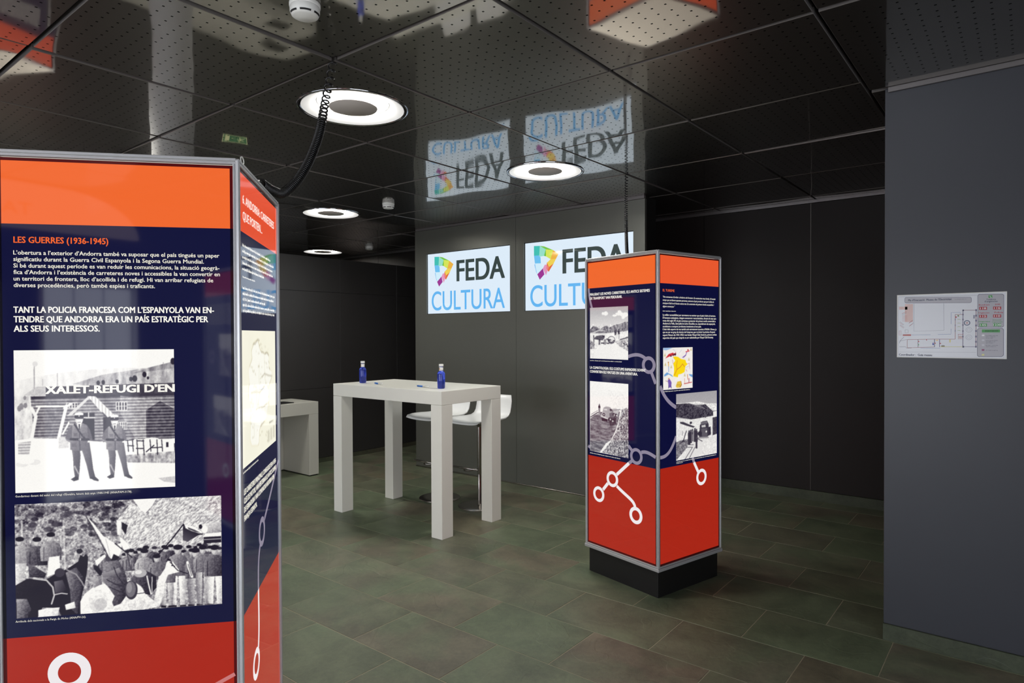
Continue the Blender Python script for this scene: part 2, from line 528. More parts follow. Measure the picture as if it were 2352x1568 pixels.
# left: free partition lower than the ceiling
PT = 2.44
w = MB(); w.box(X_PART-.14, X_PART-.016, YB+1.2, YF-.014, 0, PT-.002); wall_left = wall('wall_left', w, M['joint'])
ys = [5.788 - .908*k for k in range(-1, 9)]
for k in range(len(ys)-1):
    ya, yb = ys[k+1], min(ys[k], YF-.014)
    for z0, z1 in ((0.055, 0.885), (0.888, 2.03), (2.033, PT)):
        p = MB(); p.box(X_PART-.016, X_PART, ya+.0015, yb-.0015, z0, z1, bev=.001)
        p.build('wall_panel', M['wall_dark'], wall_left)
s = MB(); s.box(X_PART-.016, X_PART+.008, YB+1.2, YF-.014, 0, 0.052, bev=.001); tag(s.build('baseboard_left', M['slate_base']), kind='structure')

# centre: satin screen wall with two cut-outs
SX0, SX1 = -5.53, -2.62
SCR = [(-5.345, -4.130), (-3.951, -2.733)]
SZ0, SZ1 = 1.748, 2.431
w = MB(); w.box(SX0+.004, SX1-.004, Y_SCR+.035, Y_SCR+.22, 0.0, 2.722); wall_screen = wall('wall_back', w, M['joint_dark'])
for (xa, xb), (s0, s1) in zip(((SX0, -4.0545), (-4.0515, SX1)), SCR):
    p = MB()
    y0, y1 = Y_SCR, Y_SCR+.035
    p.box(xa, s0, y0, y1, .014, 2.697); p.box(s1, xb, y0, y1, .014, 2.697)
    p.box(s0, s1, y0, y1, .014, SZ0); p.box(s0, s1, y0, y1, SZ1, 2.697)
    p.build('wall_panel', M['satin'], wall_screen)
s = MB(); s.box(SX0, SX1, Y_SCR-.006, Y_SCR+.03, 0, 0.012, bev=.001); tag(s.build('trim_3', M['steel']), kind='structure')
s = MB(); s.box(SX0+.02, SX1, Y_SCR-.012, Y_SCR+.02, 2.699, H-.002); tag(s.build('trim_4', M['trim']), kind='structure')

# room enclosure out of view
# wall behind the camera with two tall frosted windows and a transom
WB = [(-6.6, -.62), (-.36, .42)]  # left bay stretched and brightened as fill for pier and table
w = MB()
for xa, xb in ((XL-.1, WB[0][0]), (WB[0][1], WB[1][0]), (WB[1][1], XR+.1)): w.box(xa, xb, YB-.1, YB, 0, H+.06)
for xa, xb in WB: w.box(xa, xb, YB-.1, YB, 0, .12); w.box(xa, xb, YB-.1, YB, 1.97, H+.06)
wall('wall_behind', w, M['back_wall'])
for q_ in (0, 1, 2):  # glowing glass for the rear bays and the added right-hand fill
    m, nt, b = new_mat('day_and_fill_glass'); b.inputs['Base Color'].default_value = (.6,.65,.7,1); b.inputs['Roughness'].default_value = .3
    b.inputs['Emission Color'].default_value = (.88, .92, 1.0, 1); b.inputs['Emission Strength'].default_value = PANE_L[q_]
    M['pane_glow%d' % q_] = m
for n_, (xa, xb) in enumerate(WB):
    w = MB()
    for a_, b_ in ((xa, xa+.04), (xb-.04, xb)): w.box(a_, b_, YB-.07, YB-.01, .12, 1.97)
    w.box(xa+.04, xb-.04, YB-.07, YB-.01, .12, .16); w.box(xa+.04, xb-.04, YB-.07, YB-.01, 1.93, 1.97)
    wf = tag(w.build('window_%d' % (n_+1), M['alu']), kind='structure')
    npn = 3 if n_ == 1 else 14
    for q_ in range(npn):
        x0_ = xa+.04 + (xb-xa-.08)*q_/npn; x1_ = xa+.04 + (xb-xa-.08)*(q_+1)/npn
        w = MB(); w.box(x0_+.006, x1_-.006, YB-.05, YB-.042, .165, 1.925); w.build('pane', M['pane_glow%d' % n_], wf)
w = MB(); w.box(XR, XR+.1, YB, -2.6, 0, H+.06); w.box(XR, XR+.1, 1.4, YF, 0, H+.06); w.box(XR, XR+.1, -2.6, 1.4, 0, .12); w.box(XR, XR+.1, -2.6, 1.4, 2.1, H+.06)
wall('wall_entrance', w, M['back_wall'])
w = MB()
for a_, b_ in ((-2.6, -2.56), (1.36, 1.4)): w.box(XR+.01, XR+.07, a_, b_, .12, 2.1)
w.box(XR+.01, XR+.07, -2.56, 1.36, .12, .16); w.box(XR+.01, XR+.07, -2.56, 1.36, 2.06, 2.1)
wf = tag(w.build('window_3', M['alu']), kind='structure')  # added glazing, no known opening here; lifts the table's right-facing sides
for q_ in range(5):
    y0_ = -2.56 + 3.92*q_/5; y1_ = y0_ + 3.92/5
    w = MB(); w.box(XR+.042, XR+.05, y0_+.006, y1_-.006, .165, 2.055); w.build('pane', M['pane_glow2'], wf)
w = MB(); w.box(XL-.1, XL, YB, YF, 0, H+.06); wall('wall_far_left', w, M['back_wall'])

# ================================================================== RING LAMPS
m, nt, b = new_mat('lamp_glow'); b.inputs['Base Color'].default_value = (.8,.8,.8,1)
b.inputs['Emission Color'].default_value = (1.0, 0.985, 0.93, 1); b.inputs['Emission Strength'].default_value = LAMP_L
M['lamp'] = m
m, nt, b = new_mat('lamp_frosted_ring'); b.inputs['Base Color'].default_value = (.8,.8,.8,1); b.inputs['Roughness'].default_value = .25
b.inputs['Emission Color'].default_value = (1.0, 0.985, 0.95, 1); b.inputs['Emission Strength'].default_value = 0.45
M['lamp_ring'] = m
def make_lamp():
    t = empty('ceiling_light')
    mb = MB(); mb.smooth = True
    mb.lathe([(LAMP_R-.02, .004), (LAMP_R-.018, -.004), (LAMP_R, -.005), (LAMP_R+.002, -.002), (LAMP_R+.002, .006)], 64); mb.build('rim', M['chrome'], t)
    mb = MB(); mb.smooth = True
    mb.lathe([(.190, .030), (.205, .012), (LAMP_R-.02, -.001)], 64); mb.build('frosted_ring', M['lamp_ring'], t)
    mb = MB(); mb.smooth = True
    mb.lathe([(.188, .040), (.190, .030), (.186, .028), (.186, .040)], 64); mb.build('inner_step', M['white_plastic'], t)
    mb = MB(); mb.lathe([(.120, .040), (.190, .040)], 64); mb.build('glow_disc', M['lamp'], t)
    mb = MB(); mb.smooth = True
    mb.lathe([(.0, .002), (.126, .002), (.128, .005), (.128, .010), (.118, .039)], 64); mb.build('centre_disc', M['grey_disc'], t)
    mb = MB(); mb.lathe([(.0, .042), (.205, .042), (LAMP_R, .042), (LAMP_R, .012)], 48); mb.build('housing', M['dark_metal'], t)
    return t
LAMP_LABELS = {(0,0): 'large round ring lamp in the ceiling behind the drooping coiled cable',
 (0,2): 'round ring ceiling lamp in front of the two screens, right of the smoke detector',
 (3,2): 'round ring ceiling lamp above the white bar table, left of the smoke detector',
 (6,4): 'small distant ring ceiling lamp over the top edge of the dark partition',
 (3,0): 'round ring ceiling lamp hidden above and behind the near kiosk',
 (0,-2): 'round ring ceiling lamp nearest the camera, left of the near kiosk',
 (6,2): 'round ring ceiling lamp beyond the dark partition, near the pale column',
 (3,-2): 'round ring ceiling lamp far to the left of the near kiosk'}
proto = None
for (i, j) in LIGHT_CELLS:
    if proto is None: o = proto = make_lamp()
    else: o = copy_tree(proto)
    o.location = (GX - (i+.5)*S, GY + (j+.5)*S, H)
    tag(o, LAMP_LABELS[(i, j)], 'ceiling lamp', 'ring lamps in the ceiling')
# ================================================================== FLAT PRINT TOOLS
_tcache = {}
def text_geo(s, bold=0.0, res=2, shear=0.0):
    """outline of a line of text as flat triangles, normalised to cap height 1; returns verts, faces, width"""
    key = (s, bold, res, shear)
    if key in _tcache: return _tcache[key]
    cu = bpy.data.curves.new('t', 'FONT'); cu.body = s; cu.size = 1.0; cu.resolution_u = res
    cu.offset = bold; cu.shear = shear; cu.fill_mode = 'FRONT'
    ob = bpy.data.objects.new('t', cu); col.objects.link(ob)
    dg = bpy.context.evaluated_depsgraph_get(); dg.update()
    me = bpy.data.meshes.new_from_object(ob.evaluated_get(dg))
    n = len(me.vertices); co = np.zeros(n*3, np.float32); me.vertices.foreach_get('co', co); co = co.reshape(-1, 3)[:, :2].astype(float)
    faces = [tuple(p.vertices) for p in me.polygons]
    bpy.data.objects.remove(ob); bpy.data.curves.remove(cu); bpy.data.meshes.remove(me)
    if n == 0: res_ = (np.zeros((0, 2)), [], 1.0)
    else:
        co /= 0.729
        co[:, 0] -= co[:, 0].min()
        res_ = (co, faces, float(co[:, 0].max()))
    _tcache[key] = res_
    return res_

class Sheet:
    """a flat printed surface: maps (u, v, d) to the local space of its owner"""
    def __init__(self, fn, parent, mat): self.fn = fn; self.parent = parent; self.mat = mat
    def rect(self, name, u0, u1, v0, v1, c, d=.0005, mat=None):
        mb = MB(); f = self.fn
        mb.quad(f(u0,v0,d), f(u1,v0,d), f(u1,v1,d), f(u0,v1,d), color=c)
        return mb.build(name, mat or self.mat, self.parent, colors=True)
    def polys(self, name, items, d=.0008, mat=None, stuff=False, joined=False):
        """items: list of (points, colour)"""
        mb = MB()
        for k, (pts, c) in enumerate(items):
            mb.poly([self.fn(p[0], p[1], d) for p in pts], color=c)
            if not (stuff or joined): o = mb.build(name, mat or self.mat, self.parent, colors=True); mb = MB()
        if stuff or joined: o = mb.build(name, mat or self.mat, self.parent, colors=True)
        if stuff: o['kind'] = 'stuff'
        return o
    def strokes(self, name, items, d=.0008, mat=None, stuff=False):
        """items: list of (points, width, colour)"""
        mb = MB()
        for pts, w, c in items:
            self._stroke(mb, pts, w, c, d)
            if not stuff: o = mb.build(name, mat or self.mat, self.parent, colors=True); mb = MB()
        if stuff: o = tag(mb.build(name, mat or self.mat, self.parent, colors=True), kind='stuff')
        return o
    def _stroke(self, mb, pts, w, c, d):
        P = [Vector((p[0], p[1])) for p in pts]; V = []
        for i, p in enumerate(P):
            t = (P[min(i+1, len(P)-1)] - P[max(i-1, 0)]).normalized()
            n = Vector((-t.y, t.x)) * (w/2)
            V += [self.fn(p.x-n.x, p.y-n.y, d), self.fn(p.x+n.x, p.y+n.y, d)]
        mb.add(V, [(2*i, 2*i+2, 2*i+3, 2*i+1) for i in range(len(P)-1)], c)
    def rings(self, name, items, d=.0009, mat=None, n=40):
        """items: list of (u, v, r_out, r_in, colour)"""
        mb = MB()
        for (u, v, ro, ri, c) in items:
            V = []
            for k in range(n):
                a = 2*PI*k/n
                V += [self.fn(u+ro*math.cos(a), v+ro*math.sin(a), d), self.fn(u+ri*math.cos(a), v+ri*math.sin(a), d)]
            mb.add(V, [(2*k, 2*((k+1) % n), 2*((k+1) % n)+1, 2*k+1) for k in range(n)], c)
            o = mb.build(name, mat or self.mat, self.parent, colors=True); mb = MB()
        return o
    def text(self, name, lines, d=.0013, mat=None, split=True):
        """lines: (string, u0, v_base, cap_height, width or None, colour, bold[, shear])"""
        mb = MB()
        for L in lines:
            s, u0, vb, ch, wd, c, bold = L[:7]; sh = L[7] if len(L) > 7 else 0.0
            co, fc, w = text_geo(s, 0.0, 8 if ch > .05 else 2 if ch > .009 else 1, sh)
            kx = (wd / w) if wd else ch*0.86
            # bold: the outline laid over itself with small shifts
            for q, (du, dv) in enumerate(((0, 0), (-1, .6), (1, -.6), (1, .6), (-1, -.6)) if bold > 0 else ((0, 0),)):
                du *= bold*ch*1.6; dv *= bold*ch*1.2
                mb.add([self.fn(u0 + p[0]*kx + du, vb + p[1]*ch + dv, d + q*.00002) for p in co], fc, c)
            if split: o = mb.build(name, mat or self.mat, self.parent, colors=True); mb = MB()
        return o if split else mb.build(name, mat or self.mat, self.parent, colors=True)
    def scribble(self, name, lines, c, d=.0013, mat=None, seed=1):
        """rows of strokes too small to read: (u0, v, width, height)"""
        mb = MB(); rg = random.Random(seed); stuff_ = True
        for (u0, v, w, h) in lines:
            u = u0
            while u < u0 + w:
                nl = rg.randint(2, 9)
                for q in range(nl):
                    lw = h*rg.uniform(.42, .62)
                    if u + lw > u0 + w: break
                    hh = h*rg.choice((.62, .62, .66, .62, 1.0, .95)); lo = v - (h*.25 if rg.random() < .12 else 0)
                    self._stroke(mb, [(u+lw*.15, lo), (u+lw*.15, v+hh)], h*.19, c, d)
                    if rg.random() < .75: self._stroke(mb, [(u+lw*.15, v+h*rg.choice((.06, .56))), (u+lw*.8, v+h*rg.choice((.06, .56)))], h*.15, c, d)
                    if rg.random() < .6: self._stroke(mb, [(u+lw*.72, v), (u+lw*.72, v+h*.6)], h*.17, c, d)
                    u += lw
                u += h*.42
        return tag(mb.build(name, mat or self.mat, self.parent, colors=True), kind='stuff')
    def picture(self, name, arr, u0, u1, v0, v1, d=.001, mat=None):
        """arr: (rows, cols, 3) sRGB picture, row 0 on top, as a fine grid of coloured vertices"""
        h, w = arr.shape[:2]
        uu = np.linspace(u0, u1, w); vv = np.linspace(v1, v0, h)
        o00 = np.array(self.fn(0, 0, d)); eu = np.array(self.fn(1, 0, d)) - o00; ev = np.array(self.fn(0, 1, d)) - o00
        co = o00 + uu[None, :, None]*eu + vv[:, None, None]*ev
        me = bpy.data.meshes.new(name)
        me.vertices.add(w*h); me.vertices.foreach_set('co', co.astype(np.float32).ravel())
        nf = (w-1)*(h-1)
        i = (np.arange(h-1)[:, None]*w + np.arange(w-1)[None, :]).ravel()
        loops = np.stack([i+w, i+w+1, i+1, i], -1).astype(np.int32)
        me.loops.add(nf*4); me.loops.foreach_set('vertex_index', loops.ravel())
        me.polygons.add(nf); me.polygons.foreach_set('loop_start', np.arange(0, nf*4, 4, dtype=np.int32))
        a = me.color_attributes.new('Col', 'FLOAT_COLOR', 'POINT')
        c = np.ones((h, w, 4), np.float32); c[..., :3] = s2l(np.clip(arr, 0, 1))
        a.data.foreach_set('color', c.ravel())
        me.update(calc_edges=True)
        me.materials.append(mat or self.mat)
        o = bpy.data.objects.new(name, me); col.objects.link(o)
        if self.parent is not None: o.parent = self.parent
        return o

class Pic:
    """tiny raster painter (2x oversampled), grey or colour, coordinates 0..1 with y down"""
    def __init__(self, w, h, bg=1.0, seed=0):
        self.w, self.h = w*2, h*2
        self.a = np.ones((self.h, self.w, 3))*np.asarray(bg)
        self.rs = np.random.RandomState(seed)
        self.X, self.Y = np.meshgrid((np.arange(self.w)+.5)/self.w, (np.arange(self.h)+.5)/self.h)
        self.q = None
    def map(self, tl, tr, bl, br):
        """trace coordinates: corners of the picture in the coordinates used for drawing"""
        self.q = (tl, tr, bl, br)
    def n(self, p):
        if self.q is None: return p
        tl, tr, bl, br = self.q
        x0 = (tl[0]+bl[0])/2; x1 = (tr[0]+br[0])/2
        X = (p[0]-x0)/(x1-x0)
        yt = tl[1] + (tr[1]-tl[1])*X; yb = bl[1] + (br[1]-bl[1])*X
        return (X, (p[1]-yt)/(yb-yt))
    def noise(self, sx, sy, oct=3, rough=.55, shear=0.0):
        out = np.zeros((self.h, self.w)); amp = 1.0; tot = 0
        for o in range(oct):
            gx, gy = max(2, int(sx*2**o)), max(2, int(sy*2**o))
            g = self.rs.rand(gy+2, gx+2)
            fx = ((self.X + shear*self.Y) % 1.0)*gx; fy = self.Y*gy
            ix = fx.astype(int); iy = fy.astype(int); tx = fx-ix; ty = fy-iy
            tx = tx*tx*(3-2*tx); ty = ty*ty*(3-2*ty)
            v = (g[iy, ix]*(1-tx)+g[iy, ix+1]*tx)*(1-ty) + (g[iy+1, ix]*(1-tx)+g[iy+1, ix+1]*tx)*ty
            out += amp*v; tot += amp; amp *= rough
        return out/tot
    def mask(self, pts):
        P = [self.n(p) for p in pts]
        m = np.zeros((self.h, self.w), bool)
        ys = [p[1] for p in P]; xs = [p[0] for p in P]
        r0 = max(0, int(min(ys)*self.h)-1); r1 = min(self.h, int(max(ys)*self.h)+2)
        c0 = max(0, int(min(xs)*self.w)-1); c1 = min(self.w, int(max(xs)*self.w)+2)
        if r1 <= r0 or c1 <= c0: return m
        X = self.X[r0:r1, c0:c1]; Y = self.Y[r0:r1, c0:c1]; k = np.zeros(X.shape, bool)
        n = len(P)
        for i in range(n):
            (x0, y0), (x1, y1) = P[i], P[(i+1) % n]
            if y0 == y1: continue
            k ^= ((y0 > Y) != (y1 > Y)) & (X < (x1-x0)*(Y-y0)/(y1-y0) + x0)
        m[r0:r1, c0:c1] = k
        return m
    def put(self, m, c, al=1.0):
        rows = np.flatnonzero(m.any(1)); cols = np.flatnonzero(m.any(0))
        if len(rows) == 0: return
        s = (slice(rows[0], rows[-1]+1), slice(cols[0], cols[-1]+1))
        c = np.asarray(c, float)
        if c.ndim == 2: c = c[s][..., None]*np.ones(3)
        elif c.ndim == 0: c = np.ones(3)*c
        k = (m[s]*al)[..., None]
        self.a[s] = self.a[s]*(1-k) + c*k
    def poly(self, pts, c, al=1.0): self.put(self.mask(pts), c, al)
    def spoly(self, pts, c, sx=.2, sy=.1, tex=None, edge=.0):
        """polygon with a light-to-dark roll across it"""
        m = self.mask(pts)
        if not m.any(): return
        P = [self.n(q) for q in pts]; xs = [q[0] for q in P]; ys = [q[1] for q in P]
        g = c + sx*(.5-(self.X-min(xs))/(max(xs)-min(xs)+1e-6)) + sy*(.5-(self.Y-min(ys))/(max(ys)-min(ys)+1e-6))
        if tex is not None: g = g + tex
        self.put(m, np.clip(g, .02, 1))
    def ell(self, cx, cy, rx, ry, c, al=1.0):
        p = self.n((cx, cy)); a = self.n((cx+rx, cy)); b_ = self.n((cx, cy+ry))
        RX, RY = abs(a[0]-p[0]), abs(b_[1]-p[1])
        self.put(((self.X-p[0])/RX)**2 + ((self.Y-p[1])/RY)**2 < 1, c, al)
    def line(self, pts, w, c, al=1.0):
        P = [self.n(p) for p in pts]
        asp = self.w/self.h
        m = np.zeros((self.h, self.w), bool)
        for (x0, y0), (x1, y1) in zip(P[:-1], P[1:]):
            dx, dy = (x1-x0)*asp, y1-y0; L = dx*dx+dy*dy + 1e-12
            px, py = (self.X-x0)*asp, self.Y-y0
            t = np.clip((px*dx+py*dy)/L, 0, 1)
            m |= (px-t*dx)**2 + (py-t*dy)**2 < (w/2)**2
        self.put(m, c, al)
    def done(self, tone=True, blur=1, grain=.03):
        a = self.a
        for _ in range(blur):
            for ax in (0, 1):
                b_ = np.pad(a, [(2, 2) if k == ax else (0, 0) for k in range(3)], mode='edge'); n = a.shape[ax]
                sl = lambda o: b_[o:o+n] if ax == 0 else b_[:, o:o+n]
                a = (sl(0) + 4*sl(1) + 6*sl(2) + 4*sl(3) + sl(4))/16
        a = a.reshape(self.h//2, 2, self.w//2, 2, 3).mean((1, 3))
        if tone and grain: a = a*(1 + grain*self.rs.randn(*a.shape[:2], 1)) + .006*self.rs.randn(*a.shape[:2], 1)
        if tone:
            g = np.clip(a, 0, 1)
            lo = np.array([30, 24, 40])/255; hi = np.array([252, 250, 245])/255
            a = lo + g*(hi-lo)
        return np.clip(a, 0, 1)
# ================================================================== THE PRINTED PHOTOGRAPHS
def pic_chalet():
    p = Pic(330, 305, .97, 3)
    p.map((130, 55), (1735, 58), (130, 1492), (1742, 1438))
    n = p.noise(6, 5, 4)
    p.put(np.ones_like(p.X, bool), .98 + .04*(n-.5))
    # hills
    hn = p.noise(40, 14, 4)
    p.poly([(130,365),(400,315),(560,290),(900,255),(1250,240),(1480,250),(1740,260),(1740,520),(130,520)], .84 + .16*(hn-.5))
    p.poly([(700,400),(1000,310),(1480,240),(1740,180),(1740,420),(900,420)], .66 + .5*(hn-.5))
    p.poly([(1480,240),(1740,180),(1740,250),(1300,300)], .52 + .5*(hn-.5))
    for (x, y, r) in ((1430,310,22),(1330,350,25),(1290,355,18),(1150,378,16),(1010,385,18),(960,390,18),(1465,345,12),(1725,180,26)): p.ell(x, y, r, r*1.3, .12)
    p.line([(330,220),(325,600)], .008, .62); p.ell(338,195,26,26,.8); p.line([(410,350),(410,410)], .006, .7); p.line([(555,290),(555,420)], .004, .6); p.line([(1625,190),(1625,360)], .004, .55)
    # left slope
    p.poly([(130,520),(320,520),(330,960),(130,980)], .80 + .3*(hn-.5))
    for (x, y, r) in ((200,620,22),(240,610,18),(235,535,14),(180,640,20)): p.ell(x, y, r, r*1.5, .5)
    # timber house
    plank = .40 + .16*np.sin(p.Y*2*PI*46) + .25*(p.noise(60, 40, 3)-.5)
    p.poly([(290,520),(1740,500),(1740,960),(320,945)], plank + .05)
    p.poly([(225,510),(345,425),(440,420),(440,515)], .72)
    p.poly([(440,425),(1740,395),(1740,498),(440,518)], .22 + .15*(p.noise(90, 20, 2)-.5))
    p.poly([(290,520),(1740,498),(1740,522),(300,548)], .18)
    p.poly([(1180,520),(1590,570),(1740,650),(1740,950),(1330,950),(1180,700)], plank + .22, .8)
    p.poly([(1440,670),(1590,575),(1740,660),(1740,950),(1440,945)], plank - .10)
    p.poly([(340,640),(620,630),(560,935),(315,935)], plank + .02)
    for (x, y, w, h) in ((1135,580,115,90),(640,585,110,60),(1160,780,85,80)):
        p.poly([(x,y),(x+w,y),(x+w,y+h),(x,y+h)], .85)
        for q in range(4): p.poly([(x+8+q*w/4.1,y+8),(x+w/4.1-4+q*w/4.1,y+8),(x+w/4.1-4+q*w/4.1,y+h*.46),(x+8+q*w/4.1,y+h*.46)], .2); p.poly([(x+8+q*w/4.1,y+h*.54),(x+w/4.1-4+q*w/4.1,y+h*.54),(x+w/4.1-4+q*w/4.1,y+h-8),(x+8+q*w/4.1,y+h-8)], .25)
    # branches and posts
    for pts, w in (([(300,640),(340,720),(300,930),(260,980)], .022), ([(350,620),(640,622)], .014), ([(640,620),(560,940)], .022), ([(340,700),(380,620)], .014), ([(620,640),(680,600)], .016), ([(700,720),(600,900)], .012)): p.line(pts, w, .88)
    # porch
    p.poly([(650,720),(860,520),(1010,700),(1005,985),(880,985),(700,900)], plank + .1)
    p.poly([(640,720),(845,535),(870,520),(870,545),(690,715)], .8); p.poly([(850,520),(930,525),(1120,715),(1040,745)], .86 + .15*np.sin(p.X*300)); p.line([(1000,690),(1050,745),(1110,720)], .010, .3)
    p.poly([(1005,735),(1095,735),(1095,960),(1005,985)], .2)
    p.poly([(800,690),(920,690),(920,730),(800,730)], .15); p.poly([(790,745),(918,745),(918,960),(800,960)], .12); p.line([(800,738),(920,738)], .01, .8); p.line([(860,690),(860,730)], .008, .8)
    # ground
    gn = p.noise(30, 20, 4)
    p.poly([(130,960),(320,940),(640,945),(1010,985),(1240,965),(1740,955),(1740,1440),(130,1492)], .95 + .16*(gn-.5))
    p.poly([(1180,1120),(1740,1080),(1740,1200),(1250,1190)], .62 + .7*(p.noise(60, 40, 3)-.5)); p.poly([(1560,1350),(1740,1330),(1740,1400),(1620,1385)], .72)
    p.poly([(165,985),(290,970),(270,1105),(165,1100)], .70 + .12*np.sin(p.Y*320)); p.poly([(560,930),(660,930),(660,1040),(560,1045)], .78)
    for (x, y) in ((200,1200),(320,1180)): p.ell(x, y, 60, 28, .78, .7)
    p.ell(240,1170,80,30,.97)
    # tables and chairs
    p.ell(1495, 958, 75, 14, .97)
    for x in (1250,1300,1345,1410,1480,1550,1600,1730): p.line([(x,965),(x+8,1115 if x in (1345,1410,1550) else 1080)], .007, .15)
    for a_, b_ in (((1240,968),(1310,962)),((1345,975),(1415,975)),((1250,1020),(1310,1025)),((1340,1050),(1415,1052)),((1500,1045),(1600,1040)),((1440,1085),(1520,1020))): p.line([a_, b_], .008, .18)
    p.poly([(1640,960),(1740,950),(1740,1000),(1640,1010)], .9); p.poly([(1645,990),(1670,990),(1670,1040),(1645,1040)], .12)
    # two gendarmes
    def man(dx, dy, k, lit):
        def P(*q): return [(dx + k*x, dy + k*y) for x, y in q]
        jac = .42 + lit; tr = .30 + lit*.6
        p.spoly(P((-85,300),(-10,300),(0,330),(10,420),(0,560),(-10,640),(-15,660),(-45,660),(-60,560),(-65,440)), tr, .2, .1)
        p.spoly(P((10,300),(100,290),(120,430),(135,560),(155,640),(125,660),(100,655),(70,520),(40,420),(15,340)), tr, .2, .1)
        p.poly(P((-90,660),(-40,630),(-10,640),(-10,665),(-60,680)), .15); p.poly(P((100,645),(150,632),(190,668),(185,682),(140,672)), .15)
        p.poly(P((-60,530),(-45,520),(-8,600),(-12,620)), .8, .6)
        p.spoly(P((-70,120),(-30,95),(30,95),(75,115),(110,170),(130,250),(125,275),(85,265),(80,300),(90,345),(40,372),(-40,376),(-92,362),(-92,290),(-130,270),(-140,245),(-110,160)), jac, .16, .12)
        p.poly(P((-110,160),(-70,120),(-72,250),(-100,270),(-140,245)), jac-.08); p.poly(P((80,120),(110,170),(130,250),(85,265)), jac-.12)
        p.line(P((-85,258),(90,262)), .017, .16); p.ell(dx+k*5, dy+k*260, 12*k, 12*k, .75)
        p.line(P((-45,110),(5,190),(60,258)), .012, .18); p.line(P((2,130),(4,370)), .005, .22)
        for q in ((-58,195),(35,195),(-75,300),(30,300)): p.poly(P((q[0],q[1]),(q[0]+42,q[1]),(q[0]+42,q[1]+34),(q[0],q[1]+34)), jac-.07)
        p.poly(P((-25,90),(0,120),(25,90),(20,120),(2,175),(-18,120)), .9); p.poly(P((-8,105),(10,105),(6,165),(-2,165)), .12)
        p.ell(dx, dy+k*58, 39*k, 50*k, .80); p.ell(dx+8*k, dy+k*62, 30*k, 42*k, .88)
        p.poly(P((-38,45),(40,45),(36,56),(-34,56)), .35); p.line(P((-12,88),(14,88)), .005, .45)
        p.poly(P((-42,10),(42,10),(46,46),(-46,46)), .14); p.ell(dx, dy+k*4, 44*k, 14*k, .93); p.poly(P((-42,4),(42,4),(42,18),(-42,18)), .9); p.ell(dx, dy+k*26, 6*k, 6*k, .9)
    man(765, 695, 1.0, .02); man(1120, 720, .93, .06)
    p.a *= (1 + .28*(p.noise(120, 110, 3, .8)-.5)*(p.a.mean(2) < .8))[..., None]
    p.a = np.clip((p.a - .5)*1.22 + .52, 0, 1)
    return p.done(grain=.015)

